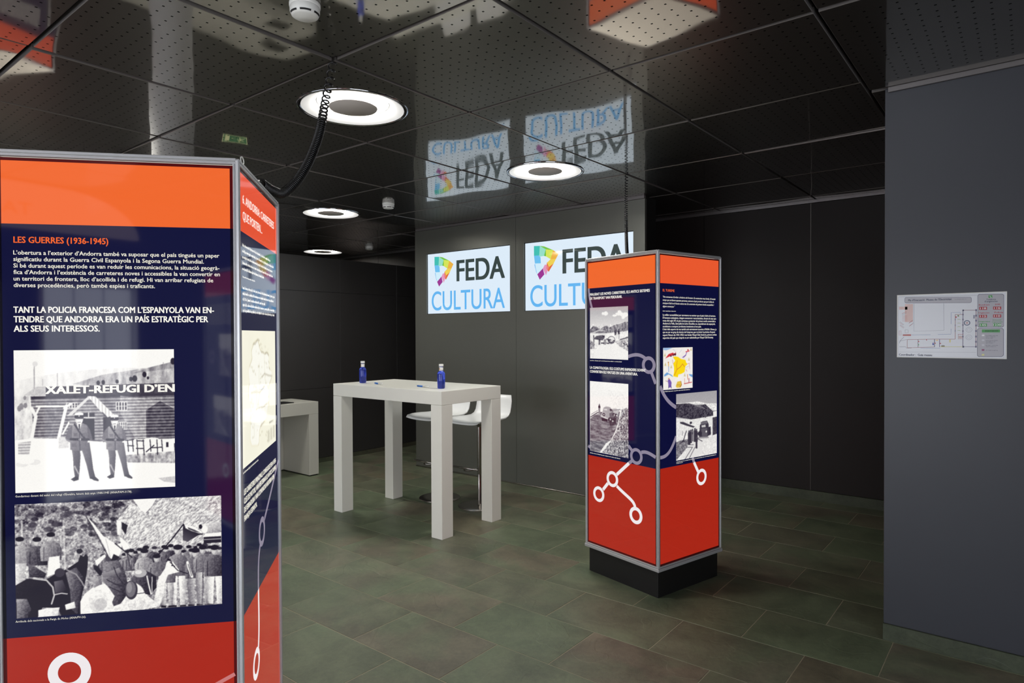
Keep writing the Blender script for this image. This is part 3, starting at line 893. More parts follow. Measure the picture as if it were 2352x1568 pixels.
def pic_crowd():
    p = Pic(420, 250, .6, 11)
    p.map((130, -12), (2130, -75), (130, 1092), (2138, 962))
    n1 = p.noise(70, 42, 4, .7); n2 = p.noise(16, 10, 3); n3 = p.noise(150, 90, 3, .8); nf = .30*(n3-.5)
    p.put(np.ones_like(p.X, bool), np.clip(.60 + .75*(n1-.5) + .5*(n3-.5) + .2*(n2-.5), .08, .97))
    # scrub slope on the left, darker bushes in it
    p.poly([(130,-10),(500,10),(900,-40),(1250,-60),(1380,90),(1250,200),(1000,150),(760,90),(500,70),(130,240)], np.clip(.46 + 1.0*(n1-.5) + .5*(n3-.5), .04, .9), .85)
    rs = random.Random(5)
    for k in range(90):
        x, y = rs.uniform(140, 1250), rs.uniform(0, 300); r = rs.uniform(10, 34)
        if y > 60 + (x-130)*.16 + 140: continue
        p.ell(x, y, r*1.4, r*.8, rs.uniform(.08, .35), .55)
    # bare trees on the right, sky notch
    tr = p.noise(150, 70, 3, .8, shear=.45)
    p.poly([(1240,-20),(1390,90),(1500,-60),(2130,-80),(2130,400),(1200,420),(1100,150)], np.clip(.74 + .8*(tr-.5) + .35*(n1-.5), .2, 1))
    for k in range(46):
        x, y = rs.uniform(1420, 2130), rs.uniform(-60, 300); L = rs.uniform(60, 170)
        p.line([(x, y), (x+L*.75, y-L*.55)], .004, rs.uniform(.3, .55), .55)
    p.poly([(1235,-72),(1500,-78),(1440,20),(1375,85),(1330,60)], .98)
    for x in (585,1615,195): p.line([(x,150),(x+10,620)], .016, .86, .55)
    def head(x, y, s, cap=.14, skin=.62, light=.12):
        p.ell(x, y, 30*s, 40*s, skin); p.ell(x-8*s, y+4*s, 18*s, 28*s, skin+light); p.ell(x, y-20*s, 37*s, 21*s, cap); p.poly([(x-36*s,y-18*s),(x+38*s,y-18*s),(x+30*s,y-4*s),(x-30*s,y-6*s)], cap)
    def man(x, y, s, jac, tro=None, cap=.14, foot=1000):
        if tro is not None:
            for sg in (-1, 1):
                p.spoly([(x+sg*2*s,y+205*s),(x+sg*72*s,y+195*s),(x+sg*74*s,y+300*s),(x+sg*58*s,foot),(x+sg*16*s,foot+2),(x+sg*12*s,y+330*s)], tro, .30*sg, .12, nf)
                p.poly([(x+sg*14*s,foot-8),(x+sg*66*s,foot-12),(x+sg*70*s,foot+12),(x+sg*12*s,foot+14)], .12)
            p.line([(x-72*s,y+208*s),(x+72*s,y+200*s)], .010, .14)
        p.spoly([(x-98*s,y+110*s),(x-70*s,y+58*s),(x-28*s,y+40*s),(x+28*s,y+40*s),(x+70*s,y+58*s),(x+98*s,y+110*s),(x+92*s,y+215*s),(x-92*s,y+222*s)], jac, .28, .10, nf)
        p.line([(x-62*s,y+95*s),(x-66*s,y+215*s)], .006, jac-.16); p.line([(x+60*s,y+95*s),(x+66*s,y+212*s)], .006, jac-.18); p.line([(x,y+60*s),(x+4*s,y+200*s)], .004, jac-.10)
        head(x, y, s*1.05, cap)
    # riders and mules on the left
    for (x, y, j_) in ((175,345,.62),(335,350,.30),(465,305,.50)): man(x, y, 1.05, j_, None)
    p.spoly([(130,560),(240,555),(190,760),(130,780)], .72, .2, .1, nf); p.spoly([(445,500),(545,488),(548,640),(425,690)], .90, .1, .1)
    p.spoly([(250,560),(330,600),(420,660),(400,700),(260,690)], .30, .1, .2, nf)
    p.spoly([(130,770),(240,705),(420,715),(520,650),(610,618),(720,545),(740,480),(770,500),(795,470),(815,500),(810,600),(785,740),(745,900),(735,1060),(560,1078),(520,990),(380,985),(330,1085),(130,1092)], .14, .10, .06, .3*nf)
    p.spoly([(600,650),(700,600),(770,700),(740,860),(705,1060),(650,1000),(640,820)], .34, .3, .1, nf)
    p.line([(300,705),(420,722),(478,790),(490,870),(465,950)], .012, .72); p.line([(492,862),(560,848),(612,856)], .010, .70); p.line([(610,622),(700,668),(752,740),(772,780)], .010, .58); p.spoly([(490,735),(570,720),(615,830),(500,845)], .30, .2, .1)
    p.spoly([(340,1010),(430,990),(540,985),(520,1072),(340,1085)], .84, .1, .1, nf); p.spoly([(138,900),(235,900),(275,1000),(235,1090),(140,1092)], .40, .3, .2, nf); p.spoly([(590,960),(680,930),(690,990),(600,1010)], .85, .1, .1)
    p.ell(545, 650, 48, 42, .26); p.ell(735, 445, 30, 24, .2)
    # far rank of heads
    for k in range(30):
        x = 950 + k*40 + rs.uniform(-16, 16); y = 455 + rs.uniform(-34, 36) - (k-12)*1.6
        man(x, y, rs.uniform(.62, .8), rs.uniform(.22, .5), None, rs.choice((.10, .15, .25)))
    # nearer men seen from behind
    for (x, y, s, j_, t_) in ((1360,470,1.0,.56,None),(1480,520,.95,.42,None),(1690,440,1.15,.46,.78),(1580,560,.9,.52,.66),(1865,470,1.12,.36,.55),(1940,440,1.0,.44,.60),(2060,445,1.15,.34,.80)): man(x, y, s, j_, t_, .13, 985-(x-1500)*.03)
    p.line([(1785,560),(1800,620),(1830,700)], .020, .95); p.line([(1792,580),(1826,690)], .006, .3)
    # grey horse
    hn = p.noise(90, 54, 3, .7)
    body = [(738,1062),(735,930),(775,860),(850,800),(960,762),(1120,740),(1250,722),(1330,800),(1400,890),(1450,925),(1478,800),(1500,690),(1545,600),(1590,545),(1640,555),(1690,620),(1712,650),(1650,665),(1590,680),(1560,760),(1545,880),(1500,985),(1400,1000),(1330,1018)]
    p.spoly(body, .90, .12, .18, .35*(hn-.5)); p.ell(905, 925, 95, 105, .66, .35); p.ell(930, 960, 60, 60, .5, .3)
    p.spoly([(1480,640),(1525,545),(1590,515),(1560,620),(1510,690),(1450,700)], .42, .2, .1, nf); p.line([(1610,530),(1640,590),(1690,640),(1780,668)], .008, .15); p.ell(1632, 590, 8, 7, .1); p.line([(1610,560),(1660,600)], .006, .2)
    # cloaked rider
    p.spoly([(955,590),(985,545),(1040,520),(1110,545),(1165,640),(1195,760),(1205,830),(1170,890),(1120,955),(1055,978),(1040,940),(1065,880),(1010,800),(950,735)], .36, .30, .12, nf)
    p.spoly([(945,672),(1020,640),(1110,608),(1135,650),(1050,680),(955,702)], .50, .1, .2); 
    for a_, b_, c_ in (((990,720),(1080,770),(1190,800)),((1010,790),(1100,830),(1180,860)),((1060,600),(1090,680),(1150,760))): p.line([a_, b_, c_], .007, .2)
    p.ell(1052, 505, 62, 36, .15); p.ell(1010, 515, 30, 34, .3)
    p.ell(1228, 822, 62, 92, .26); p.ell(1222, 815, 48, 76, .44); p.ell(1208, 800, 26, 50, .54)
    p.spoly([(1215,720),(1290,650),(1380,640),(1472,690),(1475,800),(1412,872),(1365,862),(1330,790)], .26, .2, .1, nf); p.ell(1318, 662, 62, 40, .64); p.ell(1300, 652, 34, 20, .8)
    p.line([(1382,690),(1400,780),(1420,862)], .010, .85); p.line([(1432,700),(1430,860)], .008, .7); p.line([(1280,860),(1355,850)], .006, .25)
    p.spoly([(862,575),(905,590),(950,650),(930,690),(870,620)], .14, .1, .1); p.spoly([(850,700),(940,680),(945,760),(870,800)], .55, .2, .1, nf); p.spoly([(880,540),(975,478),(985,500),(900,590)], .85, .1, .1)
    # flags and poles
    p.spoly([(806,112),(870,180),(960,300),(1040,352),(1090,380),(1062,470),(1040,525),(1015,500),(960,380),(890,250)], .90, -.12, .12); p.line([(985,330),(1010,420),(1025,500)], .006, .7); p.spoly([(1050,470),(1090,385),(1138,370),(1135,440),(1110,500)], .95, .05, .05); p.line([(800,110),(900,290),(1030,540)], .008, .3)
    p.spoly([(1118,305),(1200,378),(1218,422),(1160,442),(1130,370)], .93, .1, .1); p.line([(1075,375),(1180,460),(1240,512)], .009, .15); p.line([(1190,470),(1225,620)], .010, .3)
    p.spoly([(1092,150),(1140,168),(1132,300),(1098,290)], .86, .1, .1); p.spoly([(1140,168),(1200,200),(1178,292),(1142,235)], .12, .1, .1)
    p.spoly([(1745,195),(1830,212),(1930,262),(1980,292),(1900,302),(1850,330),(1790,365),(1740,350)], .20, .15, -.2); p.poly([(1758,198),(1840,215),(1925,262),(1962,288),(1900,284),(1830,262),(1770,235)], .95); p.poly([(1790,225),(1860,250),(1920,280),(1870,272),(1800,245)], .3); p.line([(1748,198),(1640,330),(1490,495)], .011, .1)
    # lorry
    p.spoly([(1890,215),(1960,195),(2130,172),(2130,290),(1950,300)], .70, .2, .2, nf); p.spoly([(1965,288),(2130,276),(2130,308),(1955,320)], .92, .05, .05); p.poly([(1950,322),(2130,312),(2130,372),(1950,384)], .20); p.line([(1955,345),(2125,338)], .008, .6); p.ell(1962,248,30,36,.92); p.ell(1920,222,18,22,.15)
    p.poly([(1480,1002),(2138,955),(2138,975),(1500,1015)], .78, .55)
    p.a = np.clip((p.a - .5)*1.45 + .47, 0, 1)
    return p.done()

def pic_cart():
    p = Pic(124, 150, .9, 21)
    p.map((130, 165), (980, 125), (138, 1310), (992, 1340))
    p.put(np.ones_like(p.X, bool), np.clip(.66 + .55*p.Y, 0, .93))
    cn = p.noise(14, 12, 3)
    for (x, y, a_, b_) in ((500,295,55,45),(435,295,28,30),(800,300,90,40),(700,340,55,25),(900,330,90,55),(880,390,40,28),(800,250,40,25)): p.put((((p.X-p.n((x,y))[0])/(a_/850))**2 + ((p.Y-p.n((x,y))[1])/(b_/1150))**2 + (cn-.5)*1.2) < 1, .99, .9)
    mn = p.noise(40, 30, 4, .65)
    p.poly([(130,560),(210,530),(300,560),(420,530),(520,560),(640,520),(740,530),(860,490),(980,480),(990,640),(130,740)], np.clip(.86 + .5*(mn-.5), .3, 1))
    p.poly([(130,660),(210,580),(300,600),(380,650),(430,600),(520,570),(580,610),(700,550),(800,530),(910,485),(985,480),(985,680),(800,720),(480,740),(240,760),(130,740)], np.clip(.47 + 1.0*(mn-.5), .15, .95))
    p.poly([(130,740),(380,650),(480,680),(330,720),(200,760)], .88, .7)
    p.poly([(235,740),(340,690),(480,700),(520,740),(360,780),(235,790)], .45 + .5*(mn-.5))
    gn = p.noise(36, 40, 4, .7)
    p.poly([(130,740),(520,740),(660,720),(985,690),(992,1340),(138,1310)], np.clip(.92 + .3*(gn-.5), .5, 1))
    p.poly([(700,930),(985,800),(992,1150),(820,1040)], np.clip(.72 + 1.2*(gn-.5), .1, 1)); p.poly([(130,900),(250,960),(240,1080),(138,1100)], np.clip(.6 + 1.2*(gn-.5), .2, 1))
    p.poly([(320,1020),(700,980),(992,1160),(992,1340),(200,1312)], .95)
    # oxen, cart, people
    p.poly([(230,850),(290,800),(400,780),(470,790),(470,850),(430,900),(340,890),(250,880)], .30 + .6*(gn-.5)); p.poly([(420,810),(480,790),(470,840)], .1)
    for x in (370,470,350,500): p.line([(x,880),(x-5,990)], .014, .1)
    p.poly([(390,950),(470,950),(470,975),(390,975)], .08); p.line([(225,810),(230,940)], .016, .08); p.ell(222,800,12,16,.25); p.line([(225,940),(225,990)], .01,.3)
    p.poly([(500,830),(540,740),(690,760),(700,850),(560,900)], .97)
    w = p.n((625,890)); R = 78/850
    rr = np.hypot((p.X-w[0]), (p.Y-w[1])*1150/850*(.995))
    p.put(abs(rr-R) < .008, .35); an = np.arctan2(p.Y-w[1], p.X-w[0]); p.put((rr < R) & (np.abs(np.sin(an*6)) < .22), .45); p.put((rr < R*.95) & (rr > R*.5) & (p.Y > w[1]) & (np.abs(np.sin(an*7)) > .35), .12)
    for (x, y) in ((715,700),(785,680)): p.poly([(x-25,y),(x+22,y),(x+25,y+80),(x-18,y+85)], .14); p.ell(x+3, y-22, 14, 18, .2)
    p.poly([(730,760),(760,740),(770,780),(740,860),(725,860)], .85); p.line([(790,770),(790,860)], .02, .6)
    for (a_, b_) in (((820,880),(980,830)),((880,960),(920,985)),((950,980),(980,1040)),((520,870),(610,890)),((520,960),(570,970))): p.line([a_, b_], .018, .1)
    return p.done()

def pic_mountain_car():
    p = Pic(124, 168, .97, 31)
    p.map((112, 120), (800, 170), (120, 1380), (800, 1500))
    gn = p.noise(60, 70, 4, .7); sn = p.noise(10, 90, 3, .6, shear=.55)
    p.poly([(440,230),(620,340),(800,400),(800,620),(640,640),(500,500)], np.clip(.98 - .9*np.maximum(0, gn-.56), .3, 1))
    p.poly([(125,780),(300,690),(600,640),(700,700),(520,1200),(300,1400),(120,1380)], np.clip(.42 + .75*(sn-.5) + .25*(gn-.5), .08, .85))
    p.poly([(130,740),(250,660),(330,670),(330,690),(200,740),(125,800)], .96); p.line([(130,770),(260,690),(340,690)], .012, .12); p.line([(140,725),(260,655)], .006, .3)
    p.poly([(660,640),(800,590),(800,1500),(640,1470),(300,1400),(480,1210),(600,1000)], np.clip(.52 + 2.0*(gn-.5), .04, 1))
    p.poly([(660,640),(640,800),(590,980),(500,1180),(410,1240),(300,1400),(340,1405),(480,1230),(560,1090),(620,940),(650,800),(690,650)], .95)
    p.poly([(440,800),(600,740),(590,900),(490,930)], .18 + .7*(gn-.5))
    p.line([(520,640),(660,630)], .01, .35); p.poly([(540,650),(650,640),(620,730),(540,720)], .72); p.line([(530,620),(600,610)], .006,.6)
    p.poly([(350,680),(370,600),(410,580),(490,590),(520,660),(500,770),(440,800),(340,750),(335,700)], .62); p.poly([(375,620),(430,625),(440,650),(380,645)], .85); p.ell(375,725,42,48,.68); p.ell(375,725,24,30,.1); p.ell(375,725,10,12,.9)
    p.line([(320,750),(440,800)], .014, .9); p.poly([(330,780),(440,805),(440,850),(340,840)], .08); p.ell(500, 640, 24, 22, .2); p.poly([(470,700),(530,680),(540,760),(480,780)], .35)
    for (x, y) in ((550,720),(590,730),(480,800),(520,830)): p.ell(x, y, 24, 28, .15); p.ell(x+12, y+10, 14, 14, .85)
    p.ell(293, 590, 20, 34, .1); p.ell(294, 548, 10, 16, .3); p.line([(285,620),(290,690)], .022, .45); p.line([(300,620),(302,690)], .02, .5)
    return p.done()

def pic_snow_bus():
    p = Pic(130, 190, .75, 41)
    p.map((245, 678), (746, 626), (248, 1500), (746, 1400))
    gn = p.noise(44, 60, 4, .7)
    p.put(np.ones_like(p.X, bool), .60 + .25*p.Y)
    p.poly([(245,790),(330,790),(500,765),(640,790),(746,785),(746,870),(245,880)], np.clip(.9 + .8*(gn-.5), .2, 1))
    p.poly([(245,800),(400,790),(480,810),(600,800),(690,880),(746,900),(746,1000),(600,960),(440,990),(245,960)], np.clip(.20 + .75*(gn-.55), .02, .9)); p.poly([(420,800),(500,790),(640,880),(600,860),(480,830)], .7, .4)
    p.poly([(245,975),(420,990),(746,930),(746,1420),(248,1500)], np.clip(.90 + .35*(gn-.5), .5, 1))
    p.poly([(695,890),(746,880),(746,940),(700,945)], .93)
    p.poly([(290,1020),(330,1020),(400,1050),(470,1075),(450,1090),(350,1060),(295,1040)], .15); p.ell(420, 1030, 14, 16, .12)
    p.poly([(690,960),(746,950),(746,1160),(690,1180)], .16 + .3*(gn-.5))
    p.poly([(248,1270),(320,1240),(390,1230),(380,1330),(260,1480),(248,1480)], np.clip(.42 + .9*(gn-.5), .1, .9))
    p.poly([(390,1320),(520,1240),(620,1200),(500,1480),(330,1490)], .88)
    for a_, b_ in (((470,1330),(400,1470)),((440,1330),(350,1480)),((390,1300),(450,1300)),((380,1330),(440,1330))): p.line([a_, b_], .012, .4)
    # bus
    p.poly([(520,1205),(530,1060),(560,1010),(620,1000),(640,1040),(645,1180),(600,1215)], .14); p.poly([(550,1060),(600,1050),(602,1080),(552,1085)], .75); p.poly([(545,1100),(620,1090),(625,1190),(560,1200)], .28); p.ell(610, 1135, 9, 12, .95); p.ell(530, 1160, 26, 30, .1)
    p.poly([(540,1020),(620,1005),(625,1035),(540,1050)], .35); p.poly([(640,1080),(665,1070),(670,1170),(640,1185)], .1)
    p.poly([(505,1205),(640,1195),(640,1215),(505,1225)], .55); p.line([(505,1225),(560,1255)], .012, .25)
    p.ell(600, 940, 16, 26, .25)
    # people
    for (x, y, h, w) in ((400,1130,170,15),(420,1120,160,13),(440,1110,150,13),(470,1100,165,15),(490,1110,150,13),(440,1150,110,12),(489,1205,140,12)):
        p.poly([(x-w,y+20),(x+w,y+20),(x+w,y+h),(x-w,y+h)], .12 if x != 440 else .4); p.ell(x, y+8, w*.7, 16, .2)
    p.line([(366,1130),(335,1240)], .012, .1); p.poly([(335,1235),(345,1260),(295,1280)], .12); p.line([(320,1130),(318,1190)], .006, .4)
    return p.done()

def pic_tourist_map():
    p = Pic(130, 118, (.97, .95, .93), 51)
    p.map((82, 102), (446, 90), (86, 628), (448, 594))
    n = p.noise(12, 14, 3)
    p.a *= (0.97 + .06*(n-.5))[..., None]
    R_ = lambda *c: np.array(c)/255.
    p.poly([(85,105),(200,100),(160,120),(120,135),(90,130)], R_(150,180,220)); p.poly([(95,440),(130,405),(190,440),(205,465),(150,430),(100,460)], R_(110,160,215)); p.poly([(395,425),(445,430),(445,465),(410,445)], R_(110,160,215))
    p.poly([(200,215),(235,208),(265,215),(300,240),(355,250),(365,285),(385,300),(355,330),(345,400),(300,425),(268,430),(262,465),(205,455),(215,400),(215,340),(205,300),(230,260)], R_(250,215,20))
    p.line([(220,440),(250,370),(290,340),(320,300),(345,335)], .012, R_(200,90,50)); p.line([(255,260),(245,320),(250,370)], .010, R_(200,90,50))
    for q in ([(385,300),(405,290),(410,360)], [(360,370),(375,390)], [(195,250),(205,300)]): p.line(q, .010, R_(205,110,110))
    p.poly([(110,235),(150,180),(235,150),(240,170),(190,200),(150,215)], R_(205,50,60)); p.poly([(190,185),(238,165),(242,185),(200,205)], R_(120,40,50)); p.poly([(205,160),(232,152),(234,165),(210,172)], R_(240,240,240)); p.ell(178,205,8,9,R_(40,30,40)); p.ell(230,190,8,9,R_(40,30,40))
    p.line([(320,220),(355,195),(375,150)], .018, R_(110,70,170)); p.line([(360,150),(405,140)], .02, R_(210,50,60)); p.ell(388,128,9,10,R_(190,60,60)); p.line([(330,225),(365,190)], .008, R_(90,60,140))
    p.line([(148,285),(150,330)], .026, R_(225,170,60)); p.line([(150,335),(150,400)], .02, R_(120,150,210)); p.ell(147,282,7,8,R_(190,110,70))
    p.line([(115,510),(185,540)], .008, R_(110,60,60)); p.poly([(140,500),(165,490),(185,530),(180,590),(150,595)], R_(120,90,175)); p.ell(152,485,9,10,R_(205,130,90)); p.line([(150,570),(150,600)], .02, R_(60,50,110)); p.line([(178,570),(182,600)], .02, R_(60,50,110))
    p.poly([(235,580),(255,520),(295,510),(310,550),(300,590),(250,595)], R_(225,190,70)); p.line([(300,515),(308,560),(285,585)], .014, R_(150,80,40)); p.line([(245,560),(290,560)], .012, R_(180,140,40))
    p.line([(380,430),(385,490)], .024, R_(215,140,100)); p.line([(345,480),(345,545)], .016, R_(220,150,120)); p.line([(400,480),(400,530)], .026, R_(170,80,110)); p.line([(340,545),(435,525)], .018, R_(190,60,60))
    for (x, y) in ((425,110),(398,235),(110,300),(180,330),(345,430),(105,185)): p.poly([(x-12,y+25),(x+14,y+25),(x+2,y-18)], R_(205,190,130), .8)
    for q in ([(200,120),(230,140)], [(280,165),(310,125)], [(360,345),(400,325)]): p.line(q, .006, R_(150,170,200))
    return p.done(tone=False)

def pic_road_map():
    p = Pic(130, 104, (.965, .955, .88), 61)
    p.map((40, 40), (390, 40), (52, 1515), (396, 1195))
    n = p.noise(5, 5, 2); p.a *= (0.99 + .02*(n-.5))[..., None]
    rs = random.Random(9)
    border = [(150,185),(190,140),(212,240),(230,275),(262,290),(300,275),(312,310),(310,430),(325,455),(345,470),(345,530),(310,620),(300,650),(310,780),(300,830),(270,990),(215,1050),(200,1110),(195,1240),(185,1265),(125,1265),(112,1210),(118,1000),(120,880),(100,760),(100,650),(110,610),(100,480),(110,430),(135,345),(130,260),(150,185)]
    p.line(border, .010, (.90, .86, .72)); p.poly(border, (.975, .97, .93))
    for i in range(len(border)-1):
        if rs.random() < .55: p.line([border[i], border[i+1]], .004, (.66, .61, .47))
    for q in ([(150,185),(165,190),(190,140),(210,150)], [(225,270),(245,272),(262,290),(285,272),(310,305)], [(230,540),(260,500),(300,515),(350,518)], [(120,715),(150,700),(210,700),(260,630)], [(165,885),(185,870),(240,855),(290,815)], [(310,430),(325,455)], [(215,1060),(250,1010)]): p.line(q, .0055, (.55, .50, .40))
    for q in ([(205,390),(200,560),(210,700),(180,870),(150,950),(150,1180)], [(260,300),(265,560),(300,650)], [(210,560),(240,520)], [(170,630),(175,860)], [(120,430),(140,440)]): p.line(q, .005, (.78, .76, .64))
    for k in range(60):
        x, y = rs.uniform(105, 310), rs.uniform(180, 1250); p.line([(x, y), (x+rs.uniform(-14, 14), y+rs.uniform(-20, 20))], .006, (.74, .71, .6))
    p.line([(310,1015),(365,980)], .008, (.45,.43,.38))
    for r in range(9):
        for c in range(3): p.line([(290+c*32,1110+r*14-c*30),(312+c*32,1098+r*14-c*30)], .005, (.72,.70,.62))
    return p.done(tone=False)
# ================================================================== LIGHT-BOX KIOSKS
KW, KH, KP = 0.600, 2.000, 0.160      # width, height, plinth height
HW = KW/2 - 0.006                     # print plane
ORANGE = rgb(240, 104, 44); RED = rgb(168, 36, 20); NAVY = rgb(12, 14, 54); ORANGE_RED = rgb(226, 78, 44)
WHITE = rgb(247, 244, 236); WARM = rgb(240, 236, 222); LILAC = rgb(140, 132, 152); RWHITE = rgb(238, 232, 234); TITLE = rgb(244, 104, 44)
def face_fn(k):
    if k == 0: return lambda u, v, d: (u-KW/2, -HW-d, v)
    if k == 1: return lambda u, v, d: (HW+d, u-KW/2, v)
    if k == 2: return lambda u, v, d: (KW/2-u, HW+d, v)
    return lambda u, v, d: (-HW-d, KW/2-u, v)
V0, V1, VO, VN = 0.197, 1.972, 1.811, 0.747     # lit print bottom/top, orange/navy edge, navy/red edge
U0, U1 = 0.025, 0.575
def kiosk_body(name, loc, rz):
    t = empty(name, loc, rz)
    p = MB(); q = KW/2 - .018; p.box(-q, q, -q, q, 0, KP-.004, bev=.0015); p.build('plinth', M['plinth'], t)
    p = MB(); q = KW/2+.004; p.box(-q, q, -q, q, KP-.003, KP+.016, bev=.002); p.build('base_tray', M['alu'], t)
    c = KW/2
    for sx in (-1, 1):
        for sy in (-1, 1):
            p = MB(); p.smooth = True
            def B(ax, bx, ay, by): p.box(min(ax,bx), max(ax,bx), min(ay,by), max(ay,by), KP+.017, KH-.014, bev=.0012)
            # rounded nose and two flanges, grooves between
            p.tube([(sx*(c-.005), sy*(c-.005), KP+.017), (sx*(c-.005), sy*(c-.005), KH-.006)], .0055, 12)
            B(sx*(c-.0122), sx*(c-.0165), sy*(c-.010), sy*(c-.0005)); B(sx*(c-.010), sx*(c-.0005), sy*(c-.0122), sy*(c-.0165))
            B(sx*(c-.016), sx*(c-.004), sy*(c-.016), sy*(c-.005))
            p.build('corner_post', M['alu'], t, smooth=False)
    for k in range(4):
        a = k*PI/2; R = Matrix.Rotation(a, 3, 'Z')
        for nm, zs in (('top_rail', ((KH-.0080, KH, .0), (KH-.0170, KH-.0092, .0))), ('bottom_rail', ((KP+.017, KP+.026, .001),))):
            p = MB()
            for z0, z1, o in zs:
                p.box(-c+.008, c-.008, -c+.0005-o, -c+.012, z0, z1, bev=.0016)
            p.v = [tuple(R @ Vector(v)) for v in p.v]
            p.build(nm, M['alu'], t)
    p = MB(); p.box(-c+.012, c-.012, -c+.012, c-.012, KH-.012, KH-.004)
    o = p.build('top_panel', M['kiosk_top'], t)
    return t
m, nt, b = new_mat('translucent_top_panel'); b.inputs['Base Color'].default_value = rgb(235, 228, 215); b.inputs['Roughness'].default_value = .4
b.inputs['Emission Color'].default_value = (1.0, .93, .80, 1); b.inputs['Emission Strength'].default_value = .5
M['kiosk_top'] = m
def kiosk_face(t, k, header=ORANGE, slant=None):
    """the acrylic panel with its unlit margin, then the lit colour fields; returns a Sheet"""
    f = face_fn(k)
    mb = MB()
    def R3(v0, v1): mb.quad(f(.012, v0, 0), f(KW-.012, v0, 0), f(KW-.012, v1, 0), f(.012, v1, 0))
    R3(KP+.02, VN); R3(VN, VO); R3(VO, KH-.02)
    o = mb.build('face_panel', M['border_red'], t)
    o.data.materials.append(M['border_navy']); o.data.polygons[1].material_index = 1
    sh = Sheet(f, o, M['print'])
    sh.rect('header_band', U0, U1, VO, V1, header)
    sh.rect('text_field', U0, U1, VN, VO, NAVY)
    sh.rect('footer_band', U0, U1, V0, VN, RED)
    return sh
def curve(p0, p1, p2, p3, n=14):
    out = []
    for i in range(n+1):
        s = i/n; q = 1-s
        out.append(tuple(q**3*a + 3*q*q*s*b_ + 3*q*s*s*c + s**3*d for a, b_, c, d in zip(p0, p1, p2, p3)))
    return out

# ---------------------------------------------------------------- near kiosk
def kiosk_pose(Fx, Fy, ex, ey):
    cx = Fx - ex[0]*KW/2 + ey[0]*KW/2; cy = Fy - ex[1]*KW/2 + ey[1]*KW/2
    return (cx, cy, 0), math.atan2(ex[1], ex[0])
_b = 0.722
loc1, rz1 = kiosk_pose(-1.664, 0.908, (math.sin(_b), math.cos(_b)), (-math.cos(_b), math.sin(_b)))
k1 = kiosk_body('exhibition_kiosk', loc1, rz1)
tag(k1, 'large near lightbox kiosk with orange header and two black and white photographs', 'kiosk', 'lightbox exhibition kiosks')
sh = kiosk_face(k1, 0)
sh.text('heading', [('LES GUERRES (1936-1945)', .053, 1.7625, .0165, .221, TITLE, .018)])
body = [("L’obertura a l’exterior d’Andorra també va suposar que el país tingués un paper", .495),
        ("significatiu durant la Guerra Civil Espanyola i la Segona Guerra Mundial.", .456),
        ("Si bé durant aquest període es van reduir les comunicacions, la situació geogrà-", .495),
        ("fica d’Andorra i l’existència de carreteres noves i accessibles la van convertir en", .496),
        ("un territori de frontera, lloc d’acollida i de refugi. Hi van arribar refugiats de", .479),
        ("diverses procedències, però també espies i traficants.", .334)]
sh.text('paragraph', [(s, .052, 1.7323 - i*.01664, .0112, w, WARM, .012) for i, (s, w) in enumerate(body)])
sh.text('callout', [('TANT LA POLICIA FRANCESA COM L’ESPANYOLA VAN EN-', .051, 1.5835, .0165, .481, WHITE, .022),
                    ('TENDRE QUE ANDORRA ERA UN PAÍS ESTRATÈGIC PER', .051, 1.5590, .0165, .466, WHITE, .022),
                    ('ALS SEUS INTERESSOS.', .051, 1.5350, .0165, .200, WHITE, .022)])
sh.picture('photograph', pic_chalet(), .0495, .431, 1.1205, 1.487)
x0, x1 = .0495 + .381*(440-130)/1605, .431
sh.text('photograph_lettering', [("XALET-REFUGI D’EN", x0, 1.3745, .0205, x1-x0, WHITE, .045)], d=.0016)
sh.text('caption', [("Gendarmes davant del xalet del refugi d’Envalira, hivern dels anys 1944-1945 (ANA/FAM-3178).", .049, 1.1095, .0058, .276, WARM, 0)])
sh.picture('photograph', pic_crowd(), .047, .546, .797, 1.091)
sh.text('caption', [("Arribada dels nacionals a la Farga de Moles (ANA/FV-26).", .046, .7865, .0056, .165, WARM, 0)])
sh.rings('route_ring', [(.170, .6465, .0515, .0275, RWHITE)])
sh.strokes('route_line', [([(.500, .565), (.577, .603)], .010, rgb(200, 120, 120))])

sh = kiosk_face(k1, 1, ORANGE_RED)
sh.text('heading', [('6. ANDORRA: CARRETERES', .063, 1.892, .0255, .462, WHITE, .004), ('QUE PORTEN...', .063, 1.846, .0255, .262, WHITE, .004)])
sh.scribble('quotation', [(.053, 1.771 - i*.0165, w, .0085) for i, w in enumerate((.40, .462, .44, .45, .30))] + [(.053, 1.684, .16, .005)], WHITE, seed=3)
sh.scribble('paragraph', [(.052, 1.652 - i*.0158, w, .0085) for i, w in enumerate((.475, .46, .31, .47, .472))], WHITE, seed=5)
sh.picture('printed_map', pic_road_map(), .040, .530, 1.153, 1.537)
sh.scribble('caption', [(.040, 1.139, .20, .0055)], WARM, seed=6)
sh.text('callout', [('LES CARRETERES PRINCIPALS, CONEGUDES PER A VEHI-', .049, 1.078, .0165, .478, WARM, .02), ('CLES DE MOTOR, VAN VERTEBRAR ELS ANTICS CAMINS', .049, 1.0535, .0165, .478, WARM, .02),
                    ('DE FERRADURA I VAN COMUNICAR ANDORRA AMB', .049, 1.029, .0165, .44, WARM, .02), ('FRANÇA I ESPANYA.', .049, 1.0045, .0165, .165, WARM, .02)])
sh.strokes('route_line', [(curve((.576, 1.075), (.50, 1.035), (.42, .985), (.325, .935)), .016, LILAC), (curve((.255, .872), (.225, .84), (.225, .80), (.226, VN)), .016, LILAC)])
sh.strokes('route_line', [(curve((.226, VN), (.228, .69), (.235, .62), (.218, .572)), .016, RWHITE)])
sh.rings('route_ring', [(.284, .907, .046, .029, LILAC)])
